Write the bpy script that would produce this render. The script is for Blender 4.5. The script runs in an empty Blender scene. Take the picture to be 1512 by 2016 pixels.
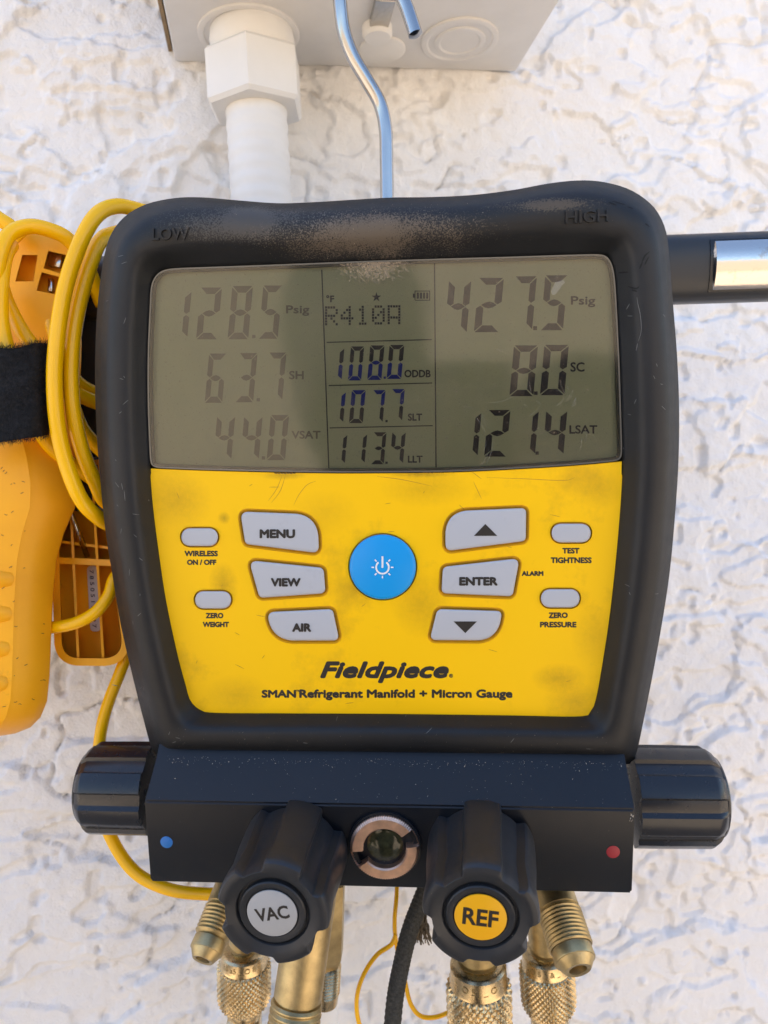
import bpy, bmesh, math, random
import numpy as np
from mathutils import Vector, Matrix
from mathutils.bvhtree import BVHTree

random.seed(7)
S = bpy.context.scene
COL = S.collection

# ------------------------------------------------------------------ camera
FPX = 1517.0                      # focal length in photo pixels (1512 x 2016)
def nrm(v): return Vector(v).normalized()
_roll = math.radians(3.4)
Yw = nrm((-241, 58, -1517)); _u = Vector((-math.sin(_roll), math.cos(_roll), 0))
Zw = (_u - _u.dot(Yw) * Yw).normalized(); Xw = Yw.cross(Zw)
R_wc = Matrix((Xw, Yw, Zw))       # camera axes -> world axes
CAM = Vector((0, -0.45, 1.5))
cam = bpy.data.cameras.new('camera'); camo = bpy.data.objects.new('camera', cam); COL.objects.link(camo)
camo.matrix_world = Matrix.Translation(CAM) @ R_wc.to_4x4()
cam.sensor_fit = 'VERTICAL'; cam.sensor_height = 36.0; cam.lens = FPX / 2016 * 36
cam.clip_start = 0.005; cam.clip_end = 200
cam.dof.use_dof = True; cam.dof.focus_distance = 0.292; cam.dof.aperture_fstop = 27.09 / 2.0
S.camera = camo
# ------------------------------------------------------------------ world, sun, exposure
SUN_EL, SUN_AZ = math.radians(61), math.radians(-28)   # azimuth measured from +Y (behind the wall), negative = left
w = bpy.data.worlds.new('World'); S.world = w; w.use_nodes = True
nt = w.node_tree; bg = nt.nodes['Background']
sky = nt.nodes.new('ShaderNodeTexSky'); sky.sky_type = 'NISHITA'; sky.sun_disc = False
sky.sun_elevation = SUN_EL; sky.sun_rotation = SUN_AZ
nt.links.new(sky.outputs[0], bg.inputs[0]); bg.inputs[1].default_value = 0.12
sl = bpy.data.lights.new('sun', 'SUN'); sl.energy = 5.0; sl.angle = math.radians(0.5); sl.color = (1, 0.93, 0.82)
so = bpy.data.objects.new('sun', sl); COL.objects.link(so)
sd = Vector((math.sin(SUN_AZ) * math.cos(SUN_EL), math.cos(SUN_AZ) * math.cos(SUN_EL), math.sin(SUN_EL)))
so.rotation_euler = sd.to_track_quat('Z', 'Y').to_euler(); so.location = sd * 20
S.view_settings.view_transform = 'Standard'; S.view_settings.look = 'None'
S.view_settings.exposure = 1.76; S.view_settings.gamma = 1.0
S.cycles.max_bounces = 8; S.cycles.transparent_max_bounces = 12

# ------------------------------------------------------------------ frames and tracing
Yd = nrm((102, 250, -1517)); Xd = Vector((22116, 202, 1517)); Xd = (Xd - Xd.dot(Yd) * Yd).normalized(); Zd = Xd.cross(Yd)
Rd = Matrix((Xd, Yd, Zd)).transposed()                       # device axes -> camera axes
Od = Vector((0, 0, -0.30))
M_dev = Matrix.Translation(CAM) @ R_wc.to_4x4() @ Matrix.Translation(Od) @ Rd.to_4x4()
Rdi = Rd.transposed()
def ray(u, v): return Vector(((u - 756) / FPX, (1008 - v) / FPX, -1.0))
def D(u, v, y=0.0):               # photo pixel -> device coordinates at device depth y
    r = Rdi @ ray(u, v); o = Rdi @ (-Od)
    t = (y - o.y) / r.y
    return o + r * t
def W(u, v, y):                   # photo pixel -> world point at world depth y
    r = R_wc @ ray(u, v); t = (y - CAM.y) / r.y
    return CAM + r * t
def Zc(u, v, d):                  # photo pixel -> world point at distance d in front of the camera
    return CAM + R_wc @ (ray(u, v) * d)
def DW(u, v, y): return M_dev @ D(u, v, y)

# ------------------------------------------------------------------ object helpers
def tag(o, label=None, cat=None, group=None, kind=None):
    if label: o['label'] = label
    if cat: o['category'] = cat
    if group: o['group'] = group
    if kind: o['kind'] = kind
    return o
def empty(name, mat4):
    o = bpy.data.objects.new(name, None); COL.objects.link(o); o.matrix_world = mat4; o.empty_display_size = 0.02
    return o
def mobj(name, verts, faces, mat, parent=None, smooth=False, label=None):
    me = bpy.data.meshes.new(name); me.from_pydata([tuple(v) for v in verts], [], faces)
    return link(name, me, mat, parent, smooth, label)
def link(name, me, mat, parent=None, smooth=False, label=None):
    if mat: me.materials.append(mat)
    if smooth: me.polygons.foreach_set('use_smooth', [True] * len(me.polygons))
    me.update()
    o = bpy.data.objects.new(name, me); COL.objects.link(o)
    if parent is not None: o.parent = parent
    if label: o['label'] = label
    return o
def autosmooth(o, ang=35):
    me = o.data; bm = bmesh.new(); bm.from_mesh(me)
    bmesh.ops.recalc_face_normals(bm, faces=bm.faces)
    for f in bm.faces: f.smooth = True
    for e in bm.edges:
        if len(e.link_faces) == 2 and e.calc_face_angle(0) > math.radians(ang): e.smooth = False
    bm.to_mesh(me); bm.free()
    return o
def recenter(o):                   # put a top-level mesh's origin at its middle
    c = sum((Vector(b) for b in o.bound_box), Vector()) / 8
    o.data.transform(Matrix.Translation(-c)); o.location = c
    return o
def catmull(pts, n=8, closed=False):
    P = [Vector(p) for p in pts]; out = []
    m = len(P); rng = m if closed else m - 1
    for i in range(rng):
        if closed: a, b, c, d = P[i - 1], P[i], P[(i + 1) % m], P[(i + 2) % m]
        else: a, b, c, d = P[max(i - 1, 0)], P[i], P[i + 1], P[min(i + 2, m - 1)]
        for k in range(n):
            t = k / n
            out.append(0.5 * ((2 * b) + (c - a) * t + (2 * a - 5 * b + 4 * c - d) * t * t + (3 * b - a - 3 * c + d) * t ** 3))
    if not closed: out.append(P[-1])
    return out
def resample(pts, n, closed=True):
    P = [Vector(p) for p in pts]
    if closed: P = P + [P[0]]
    L = [0]
    for a, b in zip(P, P[1:]): L.append(L[-1] + (b - a).length)
    out = []; j = 0; cnt = n if closed else n - 1
    for i in range(n):
        t = L[-1] * i / cnt
        while j < len(P) - 2 and L[j + 1] < t: j += 1
        s = (t - L[j]) / max(L[j + 1] - L[j], 1e-12)
        out.append(P[j].lerp(P[j + 1], min(s, 1)))
    return out
def tube_data(path, rad, segs=12, cap=True):
    V = []; F = []; n = len(path)
    T = [(path[min(i + 1, n - 1)] - path[max(i - 1, 0)]).normalized() for i in range(n)]
    a = T[0].orthogonal().normalized()
    for i in range(n):
        a = (a - a.dot(T[i]) * T[i]).normalized(); b = T[i].cross(a)
        r = rad(i / (n - 1)) if callable(rad) else rad
        for k in range(segs):
            th = 2 * math.pi * k / segs
            V.append(path[i] + a * (math.cos(th) * r) + b * (math.sin(th) * r))
    for i in range(n - 1):
        for k in range(segs):
            k2 = (k + 1) % segs
            F.append((i * segs + k, i * segs + k2, (i + 1) * segs + k2, (i + 1) * segs + k))
    if cap: F.append(tuple(range(segs - 1, -1, -1))); F.append(tuple((n - 1) * segs + k for k in range(segs)))
    return V, F
def tube(name, path, rad, mat, parent=None, segs=14, label=None):
    V, F = tube_data(path, rad, segs)
    return autosmooth(mobj(name, V, F, mat, parent, True, label), 50)
def frame_of(a, b, up=(0, 0, 1)):
    d = (Vector(b) - Vector(a)).normalized(); x = Vector(up).cross(d)
    if x.length < 1e-4: x = Vector((1, 0, 0)).cross(d)
    x.normalize(); y = d.cross(x)
    return Matrix((x, y, d)).transposed()
def lathe(name, org, dirp, prof, mat, parent=None, segs=48, rf=None, label=None, ang=35, caps=True):
    """prof: list of (s, r) along org->dirp in metres; rf(theta, i, s, r) -> r"""
    M = frame_of(org, dirp); org = Vector(org); V = []; F = []
    for i, (s, r) in enumerate(prof):
        for k in range(segs):
            th = 2 * math.pi * k / segs
            rr = rf(th, i, s, r) if rf else r
            V.append(org + M @ Vector((math.cos(th) * rr, math.sin(th) * rr, s)))
    for i in range(len(prof) - 1):
        for k in range(segs):
            k2 = (k + 1) % segs
            F.append((i * segs + k, i * segs + k2, (i + 1) * segs + k2, (i + 1) * segs + k))
    if caps:
        F.append(tuple(range(segs - 1, -1, -1))); F.append(tuple((len(prof) - 1) * segs + k for k in range(segs)))
    o = mobj(name, V, F, mat, parent, True, label)
    return autosmooth(o, ang)
def box(name, c, size, mat, parent=None, rot=None, bev=0.0, segs=2, label=None):
    bm = bmesh.new(); bmesh.ops.create_cube(bm, size=1)
    bmesh.ops.scale(bm, vec=size, verts=bm.verts)
    if bev: bmesh.ops.bevel(bm, geom=bm.edges[:], offset=bev, segments=segs, affect='EDGES', profile=0.5)
    M = Matrix.Translation(c) @ (rot.to_4x4() if rot else Matrix())
    bm.transform(M); me = bpy.data.meshes.new(name); bm.to_mesh(me); bm.free()
    o = link(name, me, mat, parent, True, label); return autosmooth(o, 40)
def round_poly(pts, rad, n=7):
    """pts 2D pixels; rad radius per corner"""
    out = []; m = len(pts)
    for i in range(m):
        p = Vector(pts[i]).to_2d(); a = Vector(pts[i - 1]).to_2d(); b = Vector(pts[(i + 1) % m]).to_2d()
        r = rad[i] if isinstance(rad, (list, tuple)) else rad
        d1 = (a - p); d2 = (b - p); l1 = d1.length; l2 = d2.length; d1.normalize(); d2.normalize()
        ang = d1.angle(d2); t = min(r / math.tan(ang / 2), l1 * .49 if r < 30 else l1 * .85, l2 * .49 if r < 30 else l2 * .85)
        s = p + d1 * t; e = p + d2 * t
        for k in range(n + 1):
            q = k / n
            out.append(((1 - q) ** 2 * s + 2 * q * (1 - q) * (p * .82 + (s + e) * .09) + q * q * e))
    return out
def ellipse(cu, cv, ru, rv, n=64): return [Vector((cu + ru * math.cos(2 * math.pi * i / n), cv + rv * math.sin(2 * math.pi * i / n))) for i in range(n)]
def offset_poly(pts, d):           # pixels, outward positive, for either winding
    A = sum(pts[i - 1].x * pts[i].y - pts[i].x * pts[i - 1].y for i in range(len(pts)))
    s = 1 if A > 0 else -1; out = []; m = len(pts)
    for i in range(m):
        t = Vector((0, 0))
        for a, b in ((pts[i - 1], pts[i]), (pts[i], pts[(i + 1) % m])):
            e = b - a
            if e.length > 1e-6: t += e.normalized()
        if t.length < 1e-9: out.append(pts[i].copy()); continue
        t.normalize(); out.append(pts[i] + Vector((t.y, -t.x)) * d * s)
    return out
def stack(name, rings, mat, parent=None, label=None, cap_last=True, cap_first=False, ang=30):
    """rings: list of equally long point lists"""
    V = []; F = []; n = len(rings[0])
    for r in rings: V += r
    for i in range(len(rings) - 1):
        for k in range(n):
            k2 = (k + 1) % n
            F.append((i * n + k, i * n + k2, (i + 1) * n + k2, (i + 1) * n + k))
    if cap_last: F.append(tuple((len(rings) - 1) * n + k for k in range(n)))
    if cap_first: F.append(tuple(range(n - 1, -1, -1)))
    return autosmooth(mobj(name, V, F, mat, parent, True, label), ang)
def filled(name, loops, y, thick, mat, parent=None, label=None):
    """flat plate with holes from pixel loops, at device depth y"""
    cu = bpy.data.curves.new(name, 'CURVE'); cu.dimensions = '2D'; cu.fill_mode = 'BOTH'; cu.extrude = thick / 2
    for lp in loops:
        sp = cu.splines.new('POLY'); sp.points.add(len(lp) - 1); sp.use_cyclic_u = True
        for i, p in enumerate(lp):
            q = D(p[0], p[1], y); sp.points[i].co = (q.x, q.z, 0, 1)
    ob = bpy.data.objects.new(name, cu); COL.objects.link(ob)
    dg = bpy.context.evaluated_depsgraph_get(); me = bpy.data.meshes.new_from_object(ob.evaluated_get(dg))
    bpy.data.objects.remove(ob); bpy.data.curves.remove(cu)
    me.transform(Matrix(((1, 0, 0, 0), (0, 0, -1, y + thick / 2), (0, 1, 0, 0), (0, 0, 0, 1))))
    me.materials.clear()
    o = link(name, me, mat, parent, False, label)
    return autosmooth(o, 30)
def text_mesh(s, bold=0.0, shear=0.0, ext=0.0):
    cu = bpy.data.curves.new('t', 'FONT'); cu.body = s; cu.size = 1; cu.offset = bold; cu.shear = shear; cu.extrude = ext; cu.resolution_u = 3
    ob = bpy.data.objects.new('t', cu); COL.objects.link(ob)
    dg = bpy.context.evaluated_depsgraph_get(); me = bpy.data.meshes.new_from_object(ob.evaluated_get(dg))
    bpy.data.objects.remove(ob); bpy.data.curves.remove(cu); me.materials.clear()
    n = len(me.vertices); a = np.empty(n * 3, np.float32); me.vertices.foreach_get('co', a); a = a.reshape(-1, 3)
    return me, a
def text(name, s, u0, v0, u1, v1, y, mat, parent, bold=0.9, shear=0.0, label=None):
    """lettering fitted into a pixel box on the device plane; bold = stroke spread in photo pixels"""
    me, a = text_mesh(s, 0, shear, 0)
    polys = [tuple(p.vertices) for p in me.polygons]; bpy.data.meshes.remove(me)
    mn = a.min(0); mx = a.max(0); u0 += bold; u1 -= bold; v0 += bold; v1 -= bold
    U = u0 + (a[:, 0] - mn[0]) / (mx[0] - mn[0]) * (u1 - u0); Vv = v1 - (a[:, 1] - mn[1]) / (mx[1] - mn[1]) * (v1 - v0)
    V = []; F = []; n = len(a)
    for k in range(9 if bold else 1):
        th = math.pi / 4 * k; du, dv = (bold * math.cos(th), bold * math.sin(th)) if k else (0, 0)
        V += [D(U[i] + du, Vv[i] + dv, y - k * 1.5e-6) for i in range(n)]; F += [tuple(q + k * n for q in p) for p in polys]
    return mobj(name, V, F, mat, parent, False, label)

# ------------------------------------------------------------------ materials
def nodes_of(m): m.use_nodes = True; return m.node_tree.nodes, m.node_tree.links
def mat(name, col, rough=0.5, metal=0.0, spec=0.5, bump=0.0, bscale=300, var=0.0, vscale=20, coat=0.0, rvar=0.0, sss=0.0, dirt=None, speck=None):
    m = bpy.data.materials.new(name); N, L = nodes_of(m); p = N['Principled BSDF']
    p.inputs['Roughness'].default_value = rough; p.inputs['Metallic'].default_value = metal
    p.inputs['Specular IOR Level'].default_value = spec; p.inputs['Coat Weight'].default_value = coat
    p.inputs['Base Color'].default_value = (*col, 1)
    tc = N.new('ShaderNodeTexCoord')
    src = None
    def noise(scale, detail=6, rr=0.6):
        t = N.new('ShaderNodeTexNoise'); t.inputs['Scale'].default_value = scale; t.inputs['Detail'].default_value = detail
        t.inputs['Roughness'].default_value = rr; L.new(tc.outputs['Object'], t.inputs['Vector']); return t
    def ramp(fac, a, b, ca=(0, 0, 0, 1), cb=(1, 1, 1, 1)):
        r = N.new('ShaderNodeValToRGB'); r.color_ramp.elements[0].position = a; r.color_ramp.elements[1].position = b
        r.color_ramp.elements[0].color = ca; r.color_ramp.elements[1].color = cb; L.new(fac, r.inputs[0]); return r
    def mix(fac, a, b, mode='MIX'):
        x = N.new('ShaderNodeMix'); x.data_type = 'RGBA'; x.blend_type = mode
        if isinstance(fac, float): x.inputs[0].default_value = fac
        else: L.new(fac, x.inputs[0])
        for sock, v in ((x.inputs[6], a), (x.inputs[7], b)):
            if isinstance(v, tuple): sock.default_value = (*v[:3], 1)
            else: L.new(v, sock)
        return x.outputs[2]
    cur = tuple(col)
    if var:
        n = noise(vscale); r = ramp(n.outputs[0], .3, .7)
        cur = mix(r.outputs[0], tuple(c * (1 - var) for c in col), tuple(min(c * (1 + var * .6), 1) for c in col))
    if dirt:                               # (colour, scale, lo, hi, strength)
        dc, ds, lo, hi, st = dirt
        n = noise(ds, 9, .7); r = ramp(n.outputs[0], lo, hi, (0, 0, 0, 1), (st, st, st, 1)); cur = mix(r.outputs[0], cur, dc)
    if speck:                              # (colour, scale, lo, hi)
        dc, ds, lo, hi = speck
        n = noise(ds, 2, .5); r = ramp(n.outputs[0], lo, hi); cur = mix(r.outputs[0], cur, dc)
    if not isinstance(cur, tuple): L.new(cur, p.inputs['Base Color'])
    if rvar:
        n = noise(vscale * 3 + 40); mr = N.new('ShaderNodeMapRange'); mr.inputs[3].default_value = rough - rvar; mr.inputs[4].default_value = rough + rvar
        L.new(n.outputs[0], mr.inputs[0]); L.new(mr.outputs[0], p.inputs['Roughness'])
    if bump:
        n = noise(bscale, 4); b = N.new('ShaderNodeBump'); b.inputs['Strength'].default_value = 1; b.inputs['Distance'].default_value = bump
        L.new(n.outputs[0], b.inputs['Height']); L.new(b.outputs[0], p.inputs['Normal'])
    m['h'] = 1
    m_tools[m.name] = (noise, ramp, mix, tc, p, N, L, cur)
    return m
m_tools = {}
M_wall = mat('wall_paint', (.85, .84, .83), 0.8, bump=.0007, bscale=600, var=.05, vscale=18)
M_ground = mat('sandy_ground', (.44, .36, .27), .95, var=.2, vscale=3)
M_boot = mat('black_rubber', (.009, .010, .012), .5, spec=.42, bump=.00004, bscale=1400, var=.25, vscale=60, rvar=.08)
M_yellow = mat('yellow_panel', (1.0, .585, .002), .45, spec=.25, bump=.00002, bscale=900, dirt=((.30, .16, .02), 22, .56, .80, .55))
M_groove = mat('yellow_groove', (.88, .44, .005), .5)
M_grey = mat('grey_button', (.47, .49, .53), .42, spec=.4, bump=.00003, bscale=900, dirt=((.22, .20, .18), 60, .6, .85, .45))
M_blue = mat('blue_button', (.006, .33, .80), .35, spec=.4)
M_print = mat('black_print', (.02, .017, .015), .5)
M_white = mat('white_print', (.85, .85, .85), .5)
M_metalblk = mat('black_anodised', (.006, .008, .012), .36, spec=.45, bump=.00005, bscale=2200, rvar=.06, speck=((.3, .28, .25), 1600, .80, .83))
M_knob = mat('black_knob_plastic', (.014, .017, .022), .48, spec=.55, bump=.00003, bscale=700, rvar=.08, var=.2, vscale=80, speck=((.2, .19, .18), 1000, .78, .81))
M_knobgloss = mat('glossy_black_plastic', (.010, .012, .017), .26, spec=.5, rvar=.06, vscale=60, speck=((.25, .25, .25), 1200, .79, .82))
M_brass = mat('brass', (.64, .50, .29), .27, metal=1, bump=.00004, bscale=900, var=.25, vscale=90, rvar=.1)
M_brassdull = mat('dull_brass', (.50, .39, .20), .42, metal=1, bump=.00012, bscale=1500, var=.3, vscale=120, rvar=.1)
M_copper = mat('copper_ring', (.88, .58, .42), .45, metal=1, var=.25, vscale=150, bump=.00003, bscale=1500, rvar=.1)
M_steel = mat('plated_steel', (.43, .42, .41), .15, metal=1, rvar=.05, vscale=50)
M_chrome = mat('chrome', (.62, .58, .54), .14, metal=1, bump=.00004, bscale=500, rvar=.06, vscale=60, dirt=((.4, .2, .08), 90, .6, .75, .7))
M_conduit = mat('white_conduit', (.80, .79, .77), .5, bump=.0003, bscale=60, var=.05)
M_boxp = mat('grey_painted_box', (.74, .73, .72), .5, bump=.0001, bscale=200, var=.06, vscale=30)
M_cable = mat('yellow_cable', (1.0, .53, .0), .25, spec=.4, var=.03, vscale=30)
M_clamp = mat('orange_plastic', (1.0, .43, .008), .42, spec=.35, bump=.0001, bscale=260, var=.12, vscale=25, dirt=((.12, .07, .03), 45, .60, .78, .75))
M_velcro = mat('black_hook_and_loop', (.014, .014, .016), .9, spec=.3, bump=.0012, bscale=900, var=.6, vscale=500)
M_braid = mat('dark_braid', (.055, .055, .05), .9, bump=.0006, bscale=1500, var=.5, vscale=900)
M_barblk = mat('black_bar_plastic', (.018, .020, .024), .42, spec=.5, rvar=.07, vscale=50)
M_lcd = mat('display_backing', (.335, .34, .205), .6, spec=.2)
M_lcdframe = mat('display_gasket', (.10, .09, .06), .4)
M_seg = mat('dark_segment', (.022, .018, .017), .5, spec=.2)
M_segl = mat('reflection_washed_segment', (.125, .11, .072), .5, spec=.2)  # left readings painted paler, as washed out by the cover's reflection
M_segb = mat('blue_reflection_segment', (.006, .015, .17), .5, spec=.2)  # blue of a polarised reflection, painted into the segment colour
M_red = mat('red_paint', (.33, .02, .03), .5)
M_bdot = mat('blue_paint', (.02, .17, .50), .5)
M_glassdark = mat('sight_glass_dark', (.055, .055, .025), .12, spec=.5, var=.8, vscale=250)
M_vac = mat('grey_label', (.40, .41, .42), .4)
M_ref = mat('yellow_label', (.88, .45, .006), .4)
M_sticker = mat('white_sticker', (.7, .68, .62), .5)
# clear cover of the display: transparent with a Fresnel reflection, dust and fine scratches
M_cover = bpy.data.materials.new('clear_cover'); N, L = nodes_of(M_cover); N.remove(N['Principled BSDF'])
out = N['Material Output']; tr = N.new('ShaderNodeBsdfTransparent'); gl = N.new('ShaderNodeBsdfGlossy'); gl.inputs['Roughness'].default_value = .09
tr.inputs[0].default_value = (.96, .96, .93, 1)
fr = N.new('ShaderNodeFresnel'); fr.inputs[0].default_value = 1.66; mx1 = N.new('ShaderNodeMixShader')
L.new(fr.outputs[0], mx1.inputs[0]); L.new(tr.outputs[0], mx1.inputs[1]); L.new(gl.outputs[0], mx1.inputs[2])
df = N.new('ShaderNodeBsdfDiffuse'); df.inputs[0].default_value = (.46, .37, .27, 1)
tc = N.new('ShaderNodeTexCoord'); n1 = N.new('ShaderNodeTexNoise'); n1.inputs['Scale'].default_value = 1500; n1.inputs['Detail'].default_value = 2
L.new(tc.outputs['Object'], n1.inputs[0]); r1 = N.new('ShaderNodeMapRange'); r1.inputs[1].default_value = .72; r1.inputs[2].default_value = .80; r1.inputs[4].default_value = .6
L.new(n1.outputs[0], r1.inputs[0])
n2 = N.new('ShaderNodeTexNoise'); n2.inputs['Scale'].default_value = 28; n2.inputs['Detail'].default_value = 8; L.new(tc.outputs['Object'], n2.inputs[0])
r2 = N.new('ShaderNodeMapRange'); r2.inputs[1].default_value = .42; r2.inputs[2].default_value = .75; r2.inputs[4].default_value = .10
L.new(n2.outputs[0], r2.inputs[0])
ad = N.new('ShaderNodeMath'); ad.operation = 'ADD'; ad.use_clamp = True; L.new(r1.outputs[0], ad.inputs[0]); L.new(r2.outputs[0], ad.inputs[1])
mpp = N.new('ShaderNodeMapping'); mpp.vector_type = 'TEXTURE'; mpp.inputs['Location'].default_value = D(738, 518, 0); mpp.inputs['Scale'].default_value = (.018, .02, .0095)
L.new(tc.outputs['Object'], mpp.inputs[0]); gg = N.new('ShaderNodeTexGradient'); gg.gradient_type = 'SPHERICAL'; L.new(mpp.outputs[0], gg.inputs[0])
n3 = N.new('ShaderNodeTexNoise'); n3.inputs['Scale'].default_value = 1500; n3.inputs['Detail'].default_value = 3; L.new(tc.outputs['Object'], n3.inputs[0])
m3 = N.new('ShaderNodeMath'); m3.operation = 'MULTIPLY_ADD'; m3.inputs[1].default_value = .55; L.new(gg.outputs['Fac'], m3.inputs[0]); L.new(n3.outputs[0], m3.inputs[2])
r3 = N.new('ShaderNodeMapRange'); r3.inputs[1].default_value = .62; r3.inputs[2].default_value = .95; r3.inputs[4].default_value = .5; L.new(m3.outputs[0], r3.inputs[0])
ad2 = N.new('ShaderNodeMath'); ad2.operation = 'ADD'; ad2.use_clamp = True; L.new(ad.outputs[0], ad2.inputs[0]); L.new(r3.outputs[0], ad2.inputs[1]); ad = ad2
mx2 = N.new('ShaderNodeMixShader'); L.new(ad.outputs[0], mx2.inputs[0]); L.new(mx1.outputs[0], mx2.inputs[1]); L.new(df.outputs[0], mx2.inputs[2])
L.new(mx2.outputs[0], out.inputs[0])

# dust lying on the top of the rubber boot and at the top of the cover (sandy, soft-edged patches)
def dust_patch(m, centre, size, colr, strength, pscale=1900, lo=.48, hi=.62):
    noise, ramp, mix, tc, p, N, L, cur = m_tools[m.name]
    mp = N.new('ShaderNodeMapping'); mp.vector_type = 'TEXTURE'; mp.inputs['Location'].default_value = centre; mp.inputs['Scale'].default_value = size
    L.new(tc.outputs['Object'], mp.inputs[0])
    g = N.new('ShaderNodeTexGradient'); g.gradient_type = 'SPHERICAL'; L.new(mp.outputs[0], g.inputs[0])
    n = noise(pscale, 3, .6); n2 = noise(45, 5, .6)
    a = N.new('ShaderNodeMath'); a.operation = 'MULTIPLY'; L.new(g.outputs['Fac'], a.inputs[0]); L.new(n2.outputs[0], a.inputs[1])
    b = N.new('ShaderNodeMath'); b.operation = 'MULTIPLY_ADD'; b.inputs[1].default_value = 1.25; L.new(a.outputs[0], b.inputs[0]); 
    L.new(n.outputs[0], b.inputs[2])
    r = ramp(b.outputs[0], lo + .27, hi + .32, (0, 0, 0, 1), (strength,) * 3 + (1,))
    x = mix(r.outputs[0], cur, colr); L.new(x, p.inputs['Base Color'])
    m_tools[m.name] = (noise, ramp, mix, tc, p, N, L, x)
dust_patch(M_boot, D(740, 460, -.014), (.062, .03, .015), (.17, .135, .10), .65)
dust_patch(M_boot, D(1090, 398, -.012), (.035, .03, .004), (.22, .17, .11), .32)
dust_patch(M_boot, D(480, 430, -.012), (.05, .03, .012), (.14, .13, .12), .4)

def smudge(m, u, v, ru, rv, colr, strength, y=0.0):
    noise, ramp, mix, tc, p, N, L, cur = m_tools[m.name]
    mp = N.new('ShaderNodeMapping'); mp.vector_type = 'TEXTURE'; mp.inputs['Location'].default_value = D(u, v, y); mp.inputs['Scale'].default_value = (ru * .0002, .02, rv * .0002)
    L.new(tc.outputs['Object'], mp.inputs[0]); g = N.new('ShaderNodeTexGradient'); g.gradient_type = 'SPHERICAL'; L.new(mp.outputs[0], g.inputs[0])
    n = noise(420, 10, .85); a = N.new('ShaderNodeMath'); a.operation = 'MULTIPLY'; L.new(g.outputs['Fac'], a.inputs[0]); L.new(n.outputs[0], a.inputs[1])
    r = ramp(a.outputs[0], .10, .50, (0, 0, 0, 1), (strength,) * 3 + (1,)); x = mix(r.outputs[0], cur, colr); L.new(x, p.inputs['Base Color'])
    m_tools[m.name] = (noise, ramp, mix, tc, p, N, L, x)
BRN = (.12, .07, .015)
for q in ((1100, 1335, 70, 40, .75), (1180, 960, 60, 55, .6), (350, 985, 90, 80, .6), (440, 1150, 40, 60, .8), (441, 1020, 17, 17, 1.0), (700, 1160, 60, 50, .6), (830, 1190, 80, 90, .6), (470, 1370, 90, 60, .5),
          (1130, 1380, 80, 50, .6), (840, 960, 120, 50, .5), (1170, 1250, 60, 80, .4), (640, 1010, 90, 60, .3), (560, 936, 60, 12, .9), (830, 934, 90, 9, 1.0)):
    smudge(M_yellow, *q[:4], BRN, q[4] * .5)

# ------------------------------------------------------------------ the wall: trowelled stucco, real relief
rng = np.random.RandomState(5)
def vnoise(x, y):
    tab = vnoise.tab; xi = np.floor(x).astype(int); yi = np.floor(y).astype(int); fx = x - xi; fy = y - yi
    fx = fx * fx * fx * (fx * (fx * 6 - 15) + 10); fy = fy * fy * fy * (fy * (fy * 6 - 15) + 10)
    n = tab.shape[0]; g = lambda a, b: tab[a % n, b % n]
    return (g(xi, yi) * (1 - fx) + g(xi + 1, yi) * fx) * (1 - fy) + (g(xi, yi + 1) * (1 - fx) + g(xi + 1, yi + 1) * fx) * fy
vnoise.tab = rng.rand(256, 256) * 2 - 1
def fbm(x, y, o=4, g=.5):
    s = 0; a = 1; t = 0
    for i in range(o):
        s = s + a * vnoise(x * 2 ** i + 17.3 * i, y * 2 ** i + 9.1 * i); t += a; a *= g
    return s / t
def sst(a, b, x): t = np.clip((x - a) / (b - a), 0, 1); return t * t * (3 - 2 * t)
def stucco(x, z):
    wx = fbm(x * 24, z * 24, 3) * .020; wz = fbm(x * 24 + 50, z * 24 + 31, 3) * .014
    X = x + wx; Z = z + wz
    h = fbm(x * 9, z * 12, 3) * .0020
    h += sst(-.012, .022, fbm(X * 19, Z * 33, 3, .42)) * .0026             # trowelled flats with lifted edges
    h += sst(.05, .085, fbm(X * 34 + 7, Z * 54 + 3, 3)) * .0018
    r = 1 - np.abs(fbm(X * 24 + 90, Z * 38 + 12, 2)) * 15                  # curled ridges
    h += np.clip(r, 0, 1) ** .8 * .0013 * sst(.08, .25, fbm(x * 22 + 3, z * 22, 2))
    c = 1 - np.abs(fbm(X * 22 + 40, Z * 36 + 77, 2)) * 20                  # crevices
    h -= np.clip(c, 0, 1) * .0034 * sst(.10, .25, fbm(x * 26 + 33, z * 26 + 8, 2))
    h += fbm(x * 100, z * 130, 4, .6) * .0010 + fbm(x * 330, z * 330, 2) * .0004
    h -= sst(.42, .55, fbm(x * 95 + 5, z * 95 + 2, 2)) * .0026             # pits
    return h
x0, x1, z0, z1 = -.52, .40, .98, 2.02
nx, nz = 700, 790
gx, gz = np.meshgrid(np.linspace(x0, x1, nx), np.linspace(z0, z1, nz))
hh = stucco(gx, gz)
edge = np.minimum(np.minimum(gx - x0, x1 - gx), np.minimum(gz - z0, z1 - gz)); hh = hh * sst(0, .02, edge)
co = np.stack([gx, -hh, gz], -1).reshape(-1, 3)
idx = np.arange(nx * nz).reshape(nz, nx)
fq = np.stack([idx[:-1, :-1], idx[:-1, 1:], idx[1:, 1:], idx[1:, :-1]], -1).reshape(-1, 4)
bx0, bx1, bz0, bz1 = -4.0, 4.0, -.02, 2.75
ext = np.array([(bx0, 0, bz0), (bx1, 0, bz0), (bx1, 0, bz1), (bx0, 0, bz1), (x0, 0, z0), (x1, 0, z0), (x1, 0, z1), (x0, 0, z1),
                (bx0, .2, bz0), (bx1, .2, bz0), (bx1, .2, bz1), (bx0, .2, bz1)])
b = nx * nz
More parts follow.
